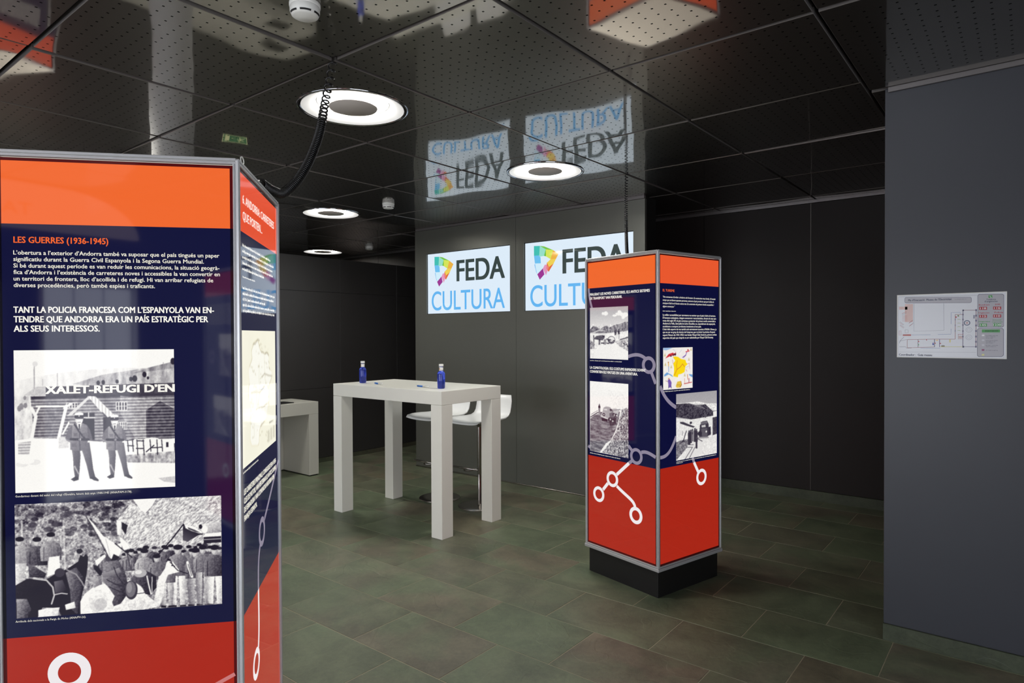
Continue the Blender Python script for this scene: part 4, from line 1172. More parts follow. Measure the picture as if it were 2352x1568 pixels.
sh.rings('route_ring', [(.190, .537, .046, .029, RWHITE)])
for k in (2, 3): kiosk_face(k1, k)
# white cable-tie loop at the front top corner
mb = MB(); mb.smooth = True
lp = [(KW/2-.004 + .002, -KW/2+.030 + .020*(1-math.cos(a))*.9, KH+.006 + .009*math.sin(a)) for a in np.linspace(0, 2*PI, 20)]
mb.tube(lp, .0018, 6, cap=False); mb.build('tie_loop', M['white_plastic'], k1)

# ---------------------------------------------------------------- second kiosk
_a = 0.249
loc2, rz2 = kiosk_pose(-1.648, 3.393, (math.cos(_a), -math.sin(_a)), (math.sin(_a), math.cos(_a)))
k2 = kiosk_body('exhibition_kiosk', loc2, rz2)
tag(k2, 'lightbox kiosk standing in front of the right screen with yellow map', 'kiosk', 'lightbox exhibition kiosks')
sh = kiosk_face(k2, 0)
sh.text('callout', [('MALGRAT LES NOVES CARRETERES, ELS ANTICS SISTEMES', .043, 1.7640, .0165, .492, WHITE, .020), ('DE TRANSPORT VAN PERDURAR.', .043, 1.7385, .0165, .276, WHITE, .020)])
sh.strokes('route_line', [(curve((.031, VO), (.033, 1.77), (.042, 1.73), (.062, 1.68)), .016, LILAC)])
sh.picture('photograph', pic_cart(), .042, .367, 1.3655, 1.687)
sh.scribble('caption', [(.042, 1.350, .278, .0055)], WARM, seed=8)
sh.text('callout', [('LA CLIMATOLOGIA I ELS COSTUMS RAMADERS SOVINT', .042, 1.3005, .0165, .462, WHITE, .020), ('CONVERTIEN ELS VIATGES EN UNA AVENTURA.', .042, 1.2755, .0165, .40, WHITE, .020)])
sh.picture('photograph', pic_mountain_car(), .040, .368, .776, 1.221)
sh.scribble('caption', [(.040, .761, .262, .0055)], WARM, seed=9)
sh.strokes('route_line', [(curve((.367, 1.385), (.42, 1.402), (.46, 1.405), (.505, 1.375)), .020, LILAC), (curve((.545, 1.300), (.56, 1.27), (.57, 1.25), (.577, 1.235)), .020, LILAC),
    ([(.3685, .852), (.398, .825)], .020, LILAC), ([(.024, .806), (.0400, .796)], .020, LILAC), (curve((.470, .826), (.50, .838), (.53, .832), (.577, .813)), .020, LILAC), ([(.395, .765), (.372, VN)], .020, LILAC)])
sh.strokes('route_line', [([(.372, VN), (.272, .662)], .020, RWHITE), ([(.197, .595), (.155, .548)], .020, RWHITE), (curve((.272, .592), (.36, .54), (.408, .535), (.420, .495)), .020, RWHITE)])
sh.rings('route_ring', [(.526, 1.340, .051, .030, LILAC), (.430, .797, .049, .030, LILAC)])
sh.rings('route_ring', [(.235, .628, .049, .030, RWHITE), (.117, .512, .049, .030, RWHITE), (.426, .446, .051, .030, RWHITE)])
sh = kiosk_face(k2, 1, rgb(232, 88, 46))
sh.text('heading', [('EL TURISME', .047, 1.7640, .0145, .104, TITLE, .01)])
quote = [("“Ara comencen d’arribar a Andorra els forasters. Es construiran nous hotels. Al mateix", .497), ("temps que arribaven aquestes persones, entraven al país productes que per la falta de", .480), ("transport fàcil no hi havien entrat mai. Es construïen els primers hotels acceptables i", .480), ("alguns comerços.”", .107)]
sh.text('quotation', [(s, .047, 1.7285 - i*.0182, .0110, w, WARM, .004, .25) for i, (s, w) in enumerate(quote)])
sh.scribble('credit', [(.047, 1.6495, .117, .0050)], WARM, seed=12)
para = [("La millor accessibilitat per carreteres va motivar que el país s’obrís al turisme.", .497), ("D’escassos estiuejants, viatgers aventurers i excursionistes, durant els anys qua-", .505), ("ranta del segle XX el país comença a potenciar els primers nuclis comercials a", .497),
        ("Andorra la Vella, Sant Julià de Lòria i Escaldes on, especialment els espanyols,", .494), ("acudeixen a comprar productes inexistents al seu país.", .355), ("L’inici dels esports de neu també està estretament associat a FHASA i Fèmes, ja", .506),
        ("que va ser un grup de tècnics de l’empresa que va iniciar la pràctica d’aquest", .492), ("esport l’hivern de 1931-1932 i van fundar l’Esquí Club Andorrà, primera entitat", .508), ("esportiva del país que després va ser substituïda per l’Esquí Club Encamp.", .475)]
sh.text('paragraph', [(s, .047, 1.6245 - i*.01655, .0112, w, WARM, .008) for i, (s, w) in enumerate(para)])
sh.picture('printed_map', pic_tourist_map(), .050, .318, 1.1975, 1.440)
sh.scribble('caption', [(.050, 1.186, .245, .0050)], WARM, seed=13)
sh.picture('photograph', pic_snow_bus(), .166, .557, .777, 1.167)
sh.scribble('caption', [(.167, .7665, .385, .0046), (.167, .7585, .06, .0046)], WARM, seed=14)
sh.strokes('route_line', [(curve((.024, 1.222), (.06, 1.15), (.11, 1.115), (.1655, 1.090)), .022, LILAC), (curve((.024, .812), (.09, .808), (.125, .845), (.1655, .920)), .020, LILAC), ([(.318, .7765), (.332, VN)], .020, LILAC)])
sh.strokes('route_line', [([(.332, VN), (.372, .685)], .020, RWHITE)])
sh.rings('route_ring', [(.404, .6495, .050, .031, RWHITE)])
for k in (2, 3): kiosk_face(k2, k)

# ---------------------------------------------------------------- two more kiosks of the row (seen in reflections only)
def back_kiosk(loc, rz, label):
    t = kiosk_body('exhibition_kiosk', loc, rz)
    tag(t, label, 'kiosk', 'lightbox exhibition kiosks')
    for k in range(4):
        s_ = kiosk_face(t, k, (ORANGE, ORANGE_RED)[k % 2])
        P_ = (PH_CART, PH_CAR)[k % 2]
        s_.picture('photograph', P_, .050, .300, 1.23, 1.53)
        s_.picture('photograph', P_, .050, .420, .80, 1.08)
        s_.scribble('paragraph', [(.050, 1.74-i*.017, .48, .009) for i in range(9)], WARM, seed=20+k)
        s_.rings('route_ring', [(.45, 1.36, .05, .03, LILAC)])
        s_.rings('route_ring', [(.2, .55, .05, .03, RWHITE)])
    return t
PH_CART, PH_CAR = pic_cart()[::2, ::2], pic_mountain_car()[::2, ::2]
k3 = back_kiosk((-5.75, 1.25, 0), .35, 'lightbox kiosk hidden far behind the near kiosk on the left')
k4 = back_kiosk((.42, -1.75, 0), .25, 'lightbox kiosk standing behind the camera')

# ================================================================== COILED POWER CABLES
def spline(ctrl, n):
    P = [Vector(c) for c in ctrl]; P = [P[0]*2-P[1]] + P + [P[-1]*2-P[-2]]
    out = []; seg = len(P)-3
    for i in range(n+1):
        s = i/n*seg; k = min(int(s), seg-1); t = s-k
        a, b_, c, d = P[k:k+4]
        out.append(.5*((2*b_) + (-a+c)*t + (2*a-5*b_+4*c-d)*t*t + (-a+3*b_-3*c+d)*t**3))
    return out
def coil(ctrl, radius, wire, pitch, per=12):
    """helix around a spline; radius(s), pitch(s) by path fraction"""
    base = spline(ctrl, 400)
    L = [0]
    for i in range(400): L.append(L[-1] + (base[i+1]-base[i]).length)
    T = L[-1]
    pts = []; s = 0.0; ang = 0.0; idx = 0
    nrm = Vector((1, 0, 0))
    while s < T:
        while idx < 399 and L[idx+1] < s: idx += 1
        p = base[idx].lerp(base[idx+1], (s-L[idx])/max(1e-9, L[idx+1]-L[idx]))
        t = (base[min(400, idx+2)] - base[max(0, idx-1)]).normalized()
        nrm = (nrm - t*nrm.dot(t)).normalized(); bi = t.cross(nrm)
        r = radius(s/T)
        pts.append(p + (nrm*math.cos(ang) + bi*math.sin(ang))*r)
        ds = pitch(s/T)/per; s += ds; ang += 2*PI/per
    mb = MB(); mb.smooth = True
    mb.tube(pts, wire, 6)
    return mb
t = empty('coiled_cable', (GX, GY, H))
off = Vector((GX, GY, H))
C1 = [(GX+.002, GY, H+.02), (-2.384, 1.736, 2.715), (-2.363, 1.704, 2.619), (-2.330, 1.655, 2.496), (-2.285, 1.604, 2.382), (-2.240, 1.544, 2.280), (-2.198, 1.474, 2.178), (-2.157, 1.397, 2.092), (-2.114, 1.317, 2.036), (-2.061, 1.240, 2.026), (-2.000, 1.168, 2.027)]
C1 = [Vector(c)-off for c in C1]
mb = coil(C1, lambda s: .0150, .0041, lambda s: .042 if s < .10 else (.042 - (s-.10)/.30*.0315 if s < .40 else .0105))
mb.build('coil', M['black_rubber'], t)
mb = MB(); mb.smooth = True; mb.tube([C1[-1], C1[-1]+Vector((.015, -.045, -.006)), C1[-1]+Vector((.005, -.08, -.014))], [.012, .011, .007], 10); mb.build('plug', M['black_rubber'], t)
tag(t, 'long black coiled cable drooping from the ceiling down to the near kiosk', 'cable', 'coiled power cables')
X2, Y2 = GX, GY + 3*S
t = empty('coiled_cable', (X2, Y2, H)); off = Vector((X2, Y2, H))
C2 = [Vector(c)-off for c in [(X2+.005, Y2, H+.02), (-2.372, 4.352, 2.64), (-2.362, 4.33, 2.50), (-2.345, 4.30, 2.34), (-2.315, 4.25, 2.20), (-2.265, 4.17, 2.085), (-2.205, 4.085, 2.032)]]
mb = coil(C2, lambda s: .0095, .0038, lambda s: .026 - .016*min(1, s/.55)); mb.build('coil', M['black_rubber'], t)
mb = MB(); mb.smooth = True; mb.tube([C2[-1], C2[-1]+Vector((.02, -.03, -.008)), C2[-1]+Vector((.03, -.05, -.012))], [.012, .012, .008], 10); mb.build('plug', M['black_rubber'], t)
tag(t, 'short straight black coiled cable hanging onto the kiosk before the right screen', 'cable', 'coiled power cables')
# ================================================================== SCREENS
DARK = rgb(58, 70, 68); BLUE = rgb(98, 180, 240)
def make_screen(x0, x1, label):
    w, h = x1-x0, SZ1-SZ0
    t = empty('wall_screen', (x0, Y_SCR+.012, SZ0)); tag(t, label, 'screen', 'screens in the wall')
    p = MB(); p.box(.002, w-.002, .006, .022, .002, h-.002); p.build('bezel', M['black_matte'], t)
    fn = lambda u, v, d: (u, .005-d, v)
    d = MB(); d.quad(fn(.006, .006, 0), fn(w-.004, .006, 0), fn(w-.004, h-.006, 0), fn(.006, h-.006, 0), color=rgb(221, 236, 249))
    disp = d.build('display', M['screen'], t, colors=True)
    sh = Sheet(fn, disp, M['screen'])
    # emblem traced on the left screen: u from left edge, v from bottom
    s = 560/2352
    def q(x, y):   # traced in a crop that shows screen 1 frontally enough: bilinear from its corners
        X = (x-160 - (y-608)/580*12)/(805.0)
        yt = 608 - 96*X; yb = 1187 - 29*X
        Xc = X*.94/(1 - .06*X) if False else X
        # perspective along the wall: nearer on the right
        D0, D1 = 1/579.0, 1/646.0
        Xp = X*D0/(X*D0 + (1-X)*D1) if False else X/(X + (1-X)*646.0/579.0)*1.0
        Xp = (X*579.0)/(X*579.0 + (1-X)*646.0)
        return (.006 + Xp*(w-.010), .006 + (1-(y-yt)/(yb-yt))*(h-.012))
    A = lambda *pts: [q(*p) for p in pts]
    em = [(A((240,628),(292,626),(289,708),(242,712)), rgb(66,190,178)), (A((292,626),(344,655),(330,712),(289,720)), rgb(150,222,200)), (A((292,626),(330,630),(406,662),(344,655)), rgb(120,196,72)),
          (A((344,655),(406,662),(386,740),(346,716)), rgb(214,228,90)), (A((330,712),(344,655),(348,690),(346,716)), rgb(110,190,70)), (A((406,662),(450,695),(430,738),(386,740)), rgb(236,178,70)), (A((386,740),(430,738),(412,778),(372,808),(357,770)), rgb(238,208,86)),
          (A((412,778),(400,800),(372,850),(350,820),(357,765),(372,808)), rgb(226,110,60)), (A((357,790),(372,812),(350,880),(322,822),(338,788)), rgb(226,150,190)), (A((322,820),(336,872),(297,918),(274,872)), rgb(156,56,146)),
          (A((274,872),(322,820),(304,776),(254,778),(262,830)), rgb(208,236,250)), (A((242,712),(289,708),(300,726),(304,776),(252,780)), rgb(110,192,240)), (A((252,780),(262,830),(274,872),(264,850),(248,790)), rgb(90,176,236))]
    sh.polys('emblem_facet', em, d=.0008)
    def X(x, y): return q(x, y)
    f0, f1 = X(490, 860), X(920, 828); c0, c1 = X(218, 1150), X(928, 1117)
    sh.text('lettering', [('FEDA', f0[0], 0.353, .238, f1[0]-f0[0], DARK, .020)])
    sh.text('lettering', [('CULTURA', c0[0], 0.043, .222, c1[0]-c0[0], BLUE, .006)])
    return t
make_screen(*SCR[0], 'left of the two bright wall screens, unobstructed, with logo and blue lettering')
make_screen(*SCR[1], 'right of the two bright wall screens, partly hidden behind the kiosk')

# ================================================================== BAR TABLE
t = empty('bar_table', (-4.04, 3.743, 0)); tag(t, 'tall white four-legged bar table with two blue water bottles on it', 'table')
TXH, TYH, LG = .655, .343, .112
p = MB(); p.box(-TXH, TXH, -TYH, TYH, .997, 1.10, bev=.002); p.build('tabletop', M['white_lacquer'], t)
for sx in (-1, 1):
    for sy in (-1, 1):
        p = MB(); xa, xb = sorted((sx*TXH, sx*(TXH-LG))); ya, yb = sorted((sy*TYH, sy*(TYH-LG*1.05)))
        p.box(xa, xb, ya, yb, 0, .9955, bev=.002); p.build('leg', M['white_lacquer'], t)

# ================================================================== WHITE DESK BENCH
t = empty('white_desk', (-6.29, 3.3, 0)); tag(t, 'low white slab desk against the dark partition, left of the bar table', 'desk')
p = MB(); p.box(-.255, .262, -.95, .872, .668, .798, bev=.002); p.build('desktop', M['desk_lacquer'], t)
for y0, y1 in ((.757, .872), (-.95, -.835)):
    p = MB(); p.box(-.255, .262, y0, y1, .012, .6665, bev=.002); p.build('side_panel', M['desk_lacquer'], t)
p = MB(); p.box(-.255, -.235, -.834, .756, .012, .6665, bev=.002); p.build('back_panel', M['desk_lacquer'], t)
for y0, y1 in ((.767, .862), (-.94, -.845)):
    p = MB(); p.box(-.245, .250, y0, y1, 0, .0119); p.build('recessed_foot', M['dark_slot'], t)
m = empty('tablet_device', (-6.17, 3.78, .798), .1); tag(m, 'thin dark tablet lying flat on the white slab desk', 'tablet')
p = MB(); p.box(-.09, .09, -.13, .13, 0, .008, bev=.002); p.build('case', M['dark_slot'], m)
p = MB(); p.box(-.078, .078, -.115, .115, .0081, .0086); p.build('glass', M['plinth'], m)

# ================================================================== BAR STOOLS
def make_stool():
    t = empty('bar_stool')
    # one-piece shell: profile in the y/z plane swept over x, sides slightly raised
    prof = [(-.235,.752),(-.215,.768),(-.15,.776),(-.05,.776),(.05,.772),(.12,.775),(.165,.792),(.192,.825),(.205,.87),(.214,.92),(.222,.975)]
    th = [.003,.010,.018,.022,.025,.026,.025,.021,.016,.012,.006]
    N = 12; V = []; Fc = []
    M_ = len(prof)
    for side in (0, 1):
        for i in range(N+1):
            s = -1 + 2*i/N
            for k, (y, z) in enumerate(prof):
                half = .205 - (.018 if k == 0 else .006 if k == 1 else 0) - (.010 if k == M_-1 else 0)
                a = prof[max(0, k-1)]; b_ = prof[min(M_-1, k+1)]; ty, tz = b_[0]-a[0], b_[1]-a[1]; ln = math.hypot(ty, tz); ny, nz = -tz/ln, ty/ln
                lift = .012*s**4; dish = -.006*(1-s*s)
                tk = th[k]*(1-.55*abs(s)**3)
                yy = y + ny*(lift+dish) - (ny*tk if side else 0); zz = z + nz*(lift+dish) - (nz*tk if side else 0)
                V.append((s*half, yy, zz))
    o = (N+1)*M_
    for i in range(N):
        for k in range(M_-1):
            p = i*M_+k
            Fc.append((p, p+M_, p+M_+1, p+1)); Fc.append((o+p, o+p+1, o+p+M_+1, o+p+M_))
    for k in range(M_-1):
        Fc.append((k, k+1, o+k+1, o+k)); p = N*M_; Fc.append((p+k, o+p+k, o+p+k+1, p+k+1))
    for i in range(N):
        Fc.append((i*M_, o+i*M_, o+(i+1)*M_, (i+1)*M_)); p = M_-1; Fc.append((i*M_+p, (i+1)*M_+p, o+(i+1)*M_+p, o+i*M_+p))
    mb = MB(); mb.smooth = True; mb.add(V, Fc); fix_normals(mb.build('seat_shell', M['seat_plastic'], t))
    mb = MB(); mb.smooth = True; mb.lathe([(0,.746),(.07,.746),(.075,.740),(.06,.728),(.024,.712),(.021,.70)], 24); mb.build('seat_mount', M['steel'], t)
    mb = MB(); mb.smooth = True; mb.lathe([(.0195,.715),(.0195,.285),(.0185,.282),(.0165,.282)], 20); mb.build('upper_column', M['steel'], t)
    mb = MB(); mb.smooth = True; mb.lathe([(.0160,.30),(.0160,.018),(.022,.014),(.024,.010)], 20); mb.build('lower_column', M['steel'], t)
    mb = MB(); mb.smooth = True; mb.lathe([(0,.012),(.12,.011),(.186,.008),(.192,.004),(.190,0),(0,0)], 48); mb.build('base_plate', M['steel'], t)
    mb = MB(); mb.smooth = True; mb.tube([(-.19,-.145,.352),(.11,-.145,.352)], .0085, 10); mb.build('footrest_bar', M['steel'], t)
    mb = MB(); mb.smooth = True; mb.tube(spline([(-.05,-.145,.350),(-.055,-.135,.328),(-.03,-.10,.322),(0,-.05,.332),(0,-.015,.338)], 16), .007, 8); mb.build('footrest_bracket', M['steel'], t)
    return t
s1 = make_stool(); s1.location = (-4.285, 4.275, 0); s1.rotation_euler = (0, 0, -.04)
tag(s1, 'white shell bar stool farther left, mostly hidden behind the table leg', 'stool', 'white bar stools')
s2 = copy_tree(s1); s2.location = (-3.806, 4.295, 0); s2.rotation_euler = (0, 0, .0)
tag(s2, 'white shell bar stool at the right end of the bar table', 'stool', 'white bar stools')

# ================================================================== BLUE WATER BOTTLES
m, nt, b = new_mat('blue_bottle_glass')
b.inputs['Base Color'].default_value = (.10, .16, .92, 1); b.inputs['Roughness'].default_value = .03
b.inputs['Transmission Weight'].default_value = .85; b.inputs['IOR'].default_value = 1.4
b.inputs['Emission Strength'].default_value = 0.0
M['blue_glass'] = m
def make_bottle():
    t = empty('water_bottle')
    prof = [(0,.004),(.024,.001),(.0285,.004),(.030,.012),(.0298,.034),(.0308,.040),(.0308,.112),(.029,.122),(.022,.132),(.0165,.138),(.0155,.146),(.0155,.168),(.0150,.176),(.0125,.184)]
    mb = MB(); mb.smooth = True; mb.lathe(prof, 28); fix_normals(mb.build('bottle_glass', M['blue_glass'], t))
    mb = MB(); mb.smooth = True; mb.lathe([(.0158,.1375),(.0163,.138),(.0163,.1655),(.0158,.166)], 28); nl = mb.build('neck_label', M['white_plastic'], t)
    mb = MB(); mb.smooth = True; mb.lathe([(.0150,.172),(.0178,.172),(.0182,.174),(.0182,.188),(.0172,.1905),(0,.191)], 28); mb.build('cap', M['white_plastic'], t)
    # small crest on the neck label
    mb = MB(); n = 6
    for r in range(n):
        pass
    pts = []
    for (a, z) in ((-.42,.160),(.0,.160),(.0,.150),(-.21,.1435),(-.42,.150)): pts.append((.0166*math.cos(a-1.9), .0166*math.sin(a-1.9), z))
    mb.poly(pts, color=rgb(190,120,40)); mb.build('crest', M['paper'], nl, colors=True)
    return t
b1 = make_bottle(); b1.location = (-4.546, 3.600, 1.10); b1.rotation_euler = (0, 0, .2); tag(b1, 'blue water bottle with white cap on the left end of the bar table', 'bottle', 'blue water bottles')
b2 = copy_tree(b1); b2.location = (-3.575, 3.590, 1.10); b2.rotation_euler = (0, 0, .35); tag(b2, 'blue water bottle with white cap by the front right corner of the table', 'bottle', 'blue water bottles')
# pens
M['pen_blue'] = mat_simple('blue_pen_plastic', rgb(36, 104, 190), .3, noise=.05)
def make_pen():
    t = empty('ballpoint_pen')
    mb = MB(); mb.smooth = True; mb.tube([(-.072,0,.006),(-.068,0,.006),(-.005,0,.006)], [.002,.005,.0052], 12); mb.build('blue_grip', M['pen_blue'], t)
    mb = MB(); mb.smooth = True; mb.tube([(-.005,0,.006),(.055,0,.006),(.060,0,.006)], [.0054,.0056,.0035], 12); mb.build('barrel', M['white_plastic'], t)
    mb = MB(); mb.box(.012, .064, -.0025, .0025, .0125, .0145, bev=.0006); mb.build('clip', M['white_plastic'], t)
    return t
# positions measured on the tabletop
p1 = make_pen(); p1.location = (-4.285, 3.562, 1.10); p1.rotation_euler = (0, 0, -.30); p1.scale = (1.25,)*3; tag(p1, 'blue and white pen on the table beside the left bottle', 'pen', 'pens on the bar table')
p2 = copy_tree(p1); p2.location = (-3.765, 3.583, 1.10); p2.rotation_euler = (0, 0, -.15); tag(p2, 'blue and white pen on the table beside the right bottle', 'pen', 'pens on the bar table')

# ================================================================== SMOKE DETECTORS
def make_detector():
    t = empty('smoke_detector')
    mb = MB(); mb.smooth = True; mb.lathe([(.052,0),(.055,-.003),(.055,-.014),(.052,-.016)], 32); mb.build('base_ring', M['white_plastic'], t)
    mb = MB(); mb.smooth = True; mb.lathe([(.0515,-.016),(.053,-.018),(.0525,-.034),(.047,-.046),(.040,-.050),(0,-.052)], 32); mb.build('housing', M['white_plastic'], t)
    for k in range(6):
        a0 = k*PI/3 + .1; V = []
        mb = MB()
        for i in range(7):
            a = a0 + i*(PI/3-.25)/6
            V += [(.0512*math.cos(a), .0512*math.sin(a), -.0385), (.0482*math.cos(a), .0482*math.sin(a), -.0445)]
        mb.add(V, [(2*i, 2*i+2, 2*i+3, 2*i+1) for i in range(6)])
        mb.build('vent_slot', M['dark_slot'], t)
    return t
d0 = make_detector(); d0.location = (-4.59, 3.939, H-.002); tag(d0, 'white smoke detector on the ceiling between the ring lamps', 'smoke detector', 'smoke detectors')
d1 = copy_tree(d0); d1.location = (-7.04, 5.70, H-.002); tag(d1, 'white smoke detector farthest back, above the dark partition', 'smoke detector', 'smoke detectors')
d2 = copy_tree(d0); d2.location = (-2.055, 1.378, H-.002); tag(d2, 'white smoke detector nearest the camera at the top edge', 'smoke detector', 'smoke detectors')

# ================================================================== EVACUATION PLAN
PW, PHh = .428, .304
t = empty('evacuation_plan', (-.506, Y_COL-.0005, 1.402)); tag(t, 'white laminated evacuation plan with map fixed to the dark right wall', 'sign')
p = MB(); p.box(0, PW, -.003, 0, 0, PHh, bev=.0006); p.build('laminated_sheet', M['white_plastic'], t)
fn = lambda u, v, d: (u, -.0031-d, v)
sheet = MB(); sheet.quad(fn(.004,.004,0), fn(PW-.004,.004,0), fn(PW-.004,PHh-.004,0), fn(.004,PHh-.004,0), color=rgb(232,234,240))
so = sheet.build('printed_plan', M['paper'], t, colors=True)
sh = Sheet(fn, so, M['paper'])
def e(x, y):      # crop coordinates of the plan -> sheet metres
    X = (x-150)/1905.; yt = 280-55*X; yb = 1352+40*X
    return (X*PW, (1-(y-yt)/(yb-yt))*PHh)
def er(x0, y0, x1, y1): return [e(x0,y1), e(x1,y1), e(x1,y0), e(x0,y0)]
G1 = rgb(186,184,192); INK = rgb(62,66,92); REDI = rgb(176,40,54); GRN = rgb(70,160,78); PINK = rgb(226,192,186); BLU = rgb(76,106,170); BRN = rgb(160,112,110)
def rounded(x0, y0, x1, y1, r, n=5):
    pts = []
    for cx, cy, a0 in ((x1-r,y0+r,-90),(x1-r,y1-r,0),(x0+r,y1-r,90),(x0+r,y0+r,180)):
        for i in range(n+1):
            a = math.radians(a0+90*i/n); pts.append(e(cx+r*math.cos(a), cy+r*math.sin(a)))
    return pts[::-1]
sh.polys('legend_box', [(rounded(1576,268,2006,845,38), INK), (rounded(1572,856,2004,1350,38), INK), (rounded(294,318,1478,420,30), INK)], d=.0001)
sh.polys('legend_box', [(rounded(1582,274,2000,839,34), G1), (rounded(1578,862,1998,1344,34), G1), (rounded(299,323,1473,415,26), G1)], d=.0002)
sh.polys('coloured_box', [(er(1604,488,1732,542), REDI), (er(1832,486,1962,538), REDI), (er(1604,626,1732,678), REDI), (er(1832,622,1962,674), REDI), (er(1608,776,1732,828), GRN), (er(1832,774,1962,826), GRN), (er(1650,880,1944,930), GRN), (er(1756,290,1818,336), GRN), (er(262,956,414,984), rgb(176,70,60)), (er(300,435,448,745), PINK), (er(190,480,345,530), PINK)], d=.0003)
IW = rgb(240,240,242)
def tl(s, x0, y, x1, hpx, c, bold=.02): a = e(x0, y); b_ = e(x1, y); return (s, a[0], a[1], hpx/1072*PHh, b_[0]-a[0], c, bold)
sh.text('lettering', [tl("Pla d’Evacuació  Museu de l’Electricitat", 362, 386, 1136, 34, INK), tl("Coordinador :  Guia museu", 194, 1322, 796, 36, INK, .03),
    tl('Telèfons', 1722, 375, 1874, 24, INK), tl("d’urgències", 1690, 410, 1902, 26, INK), tl('Bombers', 1600, 468, 1772, 24, REDI), tl('SUM', 1862, 462, 1940, 24, REDI), tl('Urgències', 1592, 604, 1770, 24, REDI), tl('Policia', 1856, 600, 1990, 26, REDI),
    tl('Diagnòstics', 1598, 752, 1786, 22, GRN), tl('Direcció', 1826, 726, 1966, 18, GRN), tl('seguretat', 1814, 758, 1984, 18, GRN), tl('EVACUACIÓ', 1704, 918, 1912, 24, rgb(30,60,40))], d=.0004)
sh.text('lettering', [tl('118', 1622, 532, 1716, 32, IW), tl('116', 1848, 528, 1944, 32, IW), tl('112', 1622, 668, 1716, 32, IW), tl('110', 1848, 664, 1944, 32, IW), tl('145', 1622, 818, 1716, 32, IW), tl('1230', 1838, 816, 1958, 32, IW)], d=.0006)
sh.scribble('small_print', [(e(1716,990+i*84+j*22)[0], e(1716,990+i*84+j*22)[1], .045-.008*j, .0032) for i in range(4) for j in range(3 if i < 2 else 2 if i < 3 else 1)] + [(e(1190,362)[0], e(1190,362)[1], .045, .003)], rgb(120,118,130), d=.0004, seed=4)
sh.polys('icons', [([e(1774,300),e(1784,298),e(1786,312),e(1796,322),e(1806,322),e(1808,330),e(1796,333),e(1780,322)], IW)] + [(er(1650,980+84*i-14,1692,980+84*i+14), c) for i, c in enumerate((IW, rgb(210,210,216), rgb(210,210,216), rgb(150,60,110), rgb(230,226,150)))], d=.0005, stuff=True)
def st(w, c, *pts): return ([e(*p) for p in pts], w, c)
LN = []
LN += [st(.0007, INK, (180,312),(1565,290)), st(.0007, rgb(150,150,165), (180,312),(180,1340),(2005,1375),(2005,275)), st(.0007, rgb(150,150,165), (190,1262),(1560,1275))]
LN += [st(.0010, rgb(120,120,140), (468,425),(468,905),(1008,890),(1000,425))]
LN += [st(.0012, BLU, (1285,608),(1285,582),(1128,585),(1128,782)), st(.0012, BLU, (1128,865),(1128,958),(898,962)), st(.0012, BLU, (420,968),(770,966)), st(.0013, BLU, (590,1196),(945,1200)), st(.0012, INK, (200,1110),(215,1065),(285,1000)), st(.0010, INK, (200,1075),(340,1045)), st(.0012, INK, (198,1172),(315,1172),(330,1194),(425,1194))]
W_ = .0020
LN += [st(W_, BRN, (345,1048),(840,1042),(1195,1045)), st(W_, BRN, (345,1188),(840,1178)), st(W_, BRN, (345,1048),(345,1188)), st(W_, INK, (545,1045),(545,1180)), st(.0026, INK, (840,1042),(840,1180)), st(.0026, rgb(110,90,140), (930,1042),(930,1180)), st(.0020, rgb(210,206,120), (940,1176),(1325,1176))]
LN += [st(W_, BRN, (1200,620),(1200,1045)), st(W_, BRN, (1200,620),(1335,618)), st(.0026, rgb(110,100,130), (1332,545),(1332,1180)), st(.0022, rgb(150,110,120), (1332,545),(1550,545)), st(.0026, rgb(150,110,120), (1552,545),(1552,1178)), st(.0018, rgb(110,100,140), (1332,1174),(1552,1178))]
LN += [st(.0014, REDI, (1250,960),(1340,960)), st(.0012, BRN, (1255,960),(1255,1045),(1330,1045),(1330,965))]
for y in (708,770,832,898): LN.append(st(.0014, rgb(150,170,60), (1240,y),(1262,y-6),(1292,y)))
for i in range(5): LN.append(st(.0010, REDI, (250,640+i*22),(345,638+i*22)))
for (x, y) in ((200,750),(205,800),(380,820),(370,770)): LN.append(st(.0010, REDI, (x,y),(x+70,y+ (50 if x < 300 else -50)))); LN.append(st(.0008, INK, (x+10,y-12),(x+82,y+(38 if x < 300 else -62))))
LN += [st(.0012, REDI, (245,600),(330,565)), st(.0008, INK, (250,620),(335,585)), st(.0009, INK, (305,880),(360,880),(360,930),(305,930),(305,880)), st(.0009, REDI, (195,895),(230,895),(230,975),(195,975),(195,895))]
sh.strokes('floor_plan', LN, d=.0004, stuff=True)
sh.rings('plan_circle', [(*e(1435,884), .0118, .0110, rgb(130,130,150)), (*e(1435,1014), .0118, .0110, rgb(130,130,150)), (*e(1435,884), .006, .0054, rgb(150,150,165)), (*e(1435,1014), .006, .0054, rgb(150,150,165)), (*e(1402,764), .0125, .0085, rgb(104,112,136)), (*e(1402,764), .005, .0002, rgb(200,170,175))], d=.0005, n=24)
pil = []
for y in (545,640,725,810,905,1000,1090,1175): pil.append((er(1540,y-16,1566,y+16), rgb(104,100,130)))
for y in (620,705,800,905,1000): pil.append((er(1322,y-14,1344,y+14), rgb(104,100,130)))
for y in (705,805,900): pil.append((er(1194,y-16,1206,y+16), rgb(104,100,130)))
pil += [(er(1322,535,1350,560), INK), (er(1325,1160,1355,1190), INK), ([e(800,1130),e(814,1092),e(832,1130),e(826,1144),e(806,1144)], rgb(58,66,170)), (er(1206,652,1226,674), REDI), (er(1240,630,1266,654), rgb(110,130,70)), (er(1260,985,1320,1035), rgb(214,190,190))]
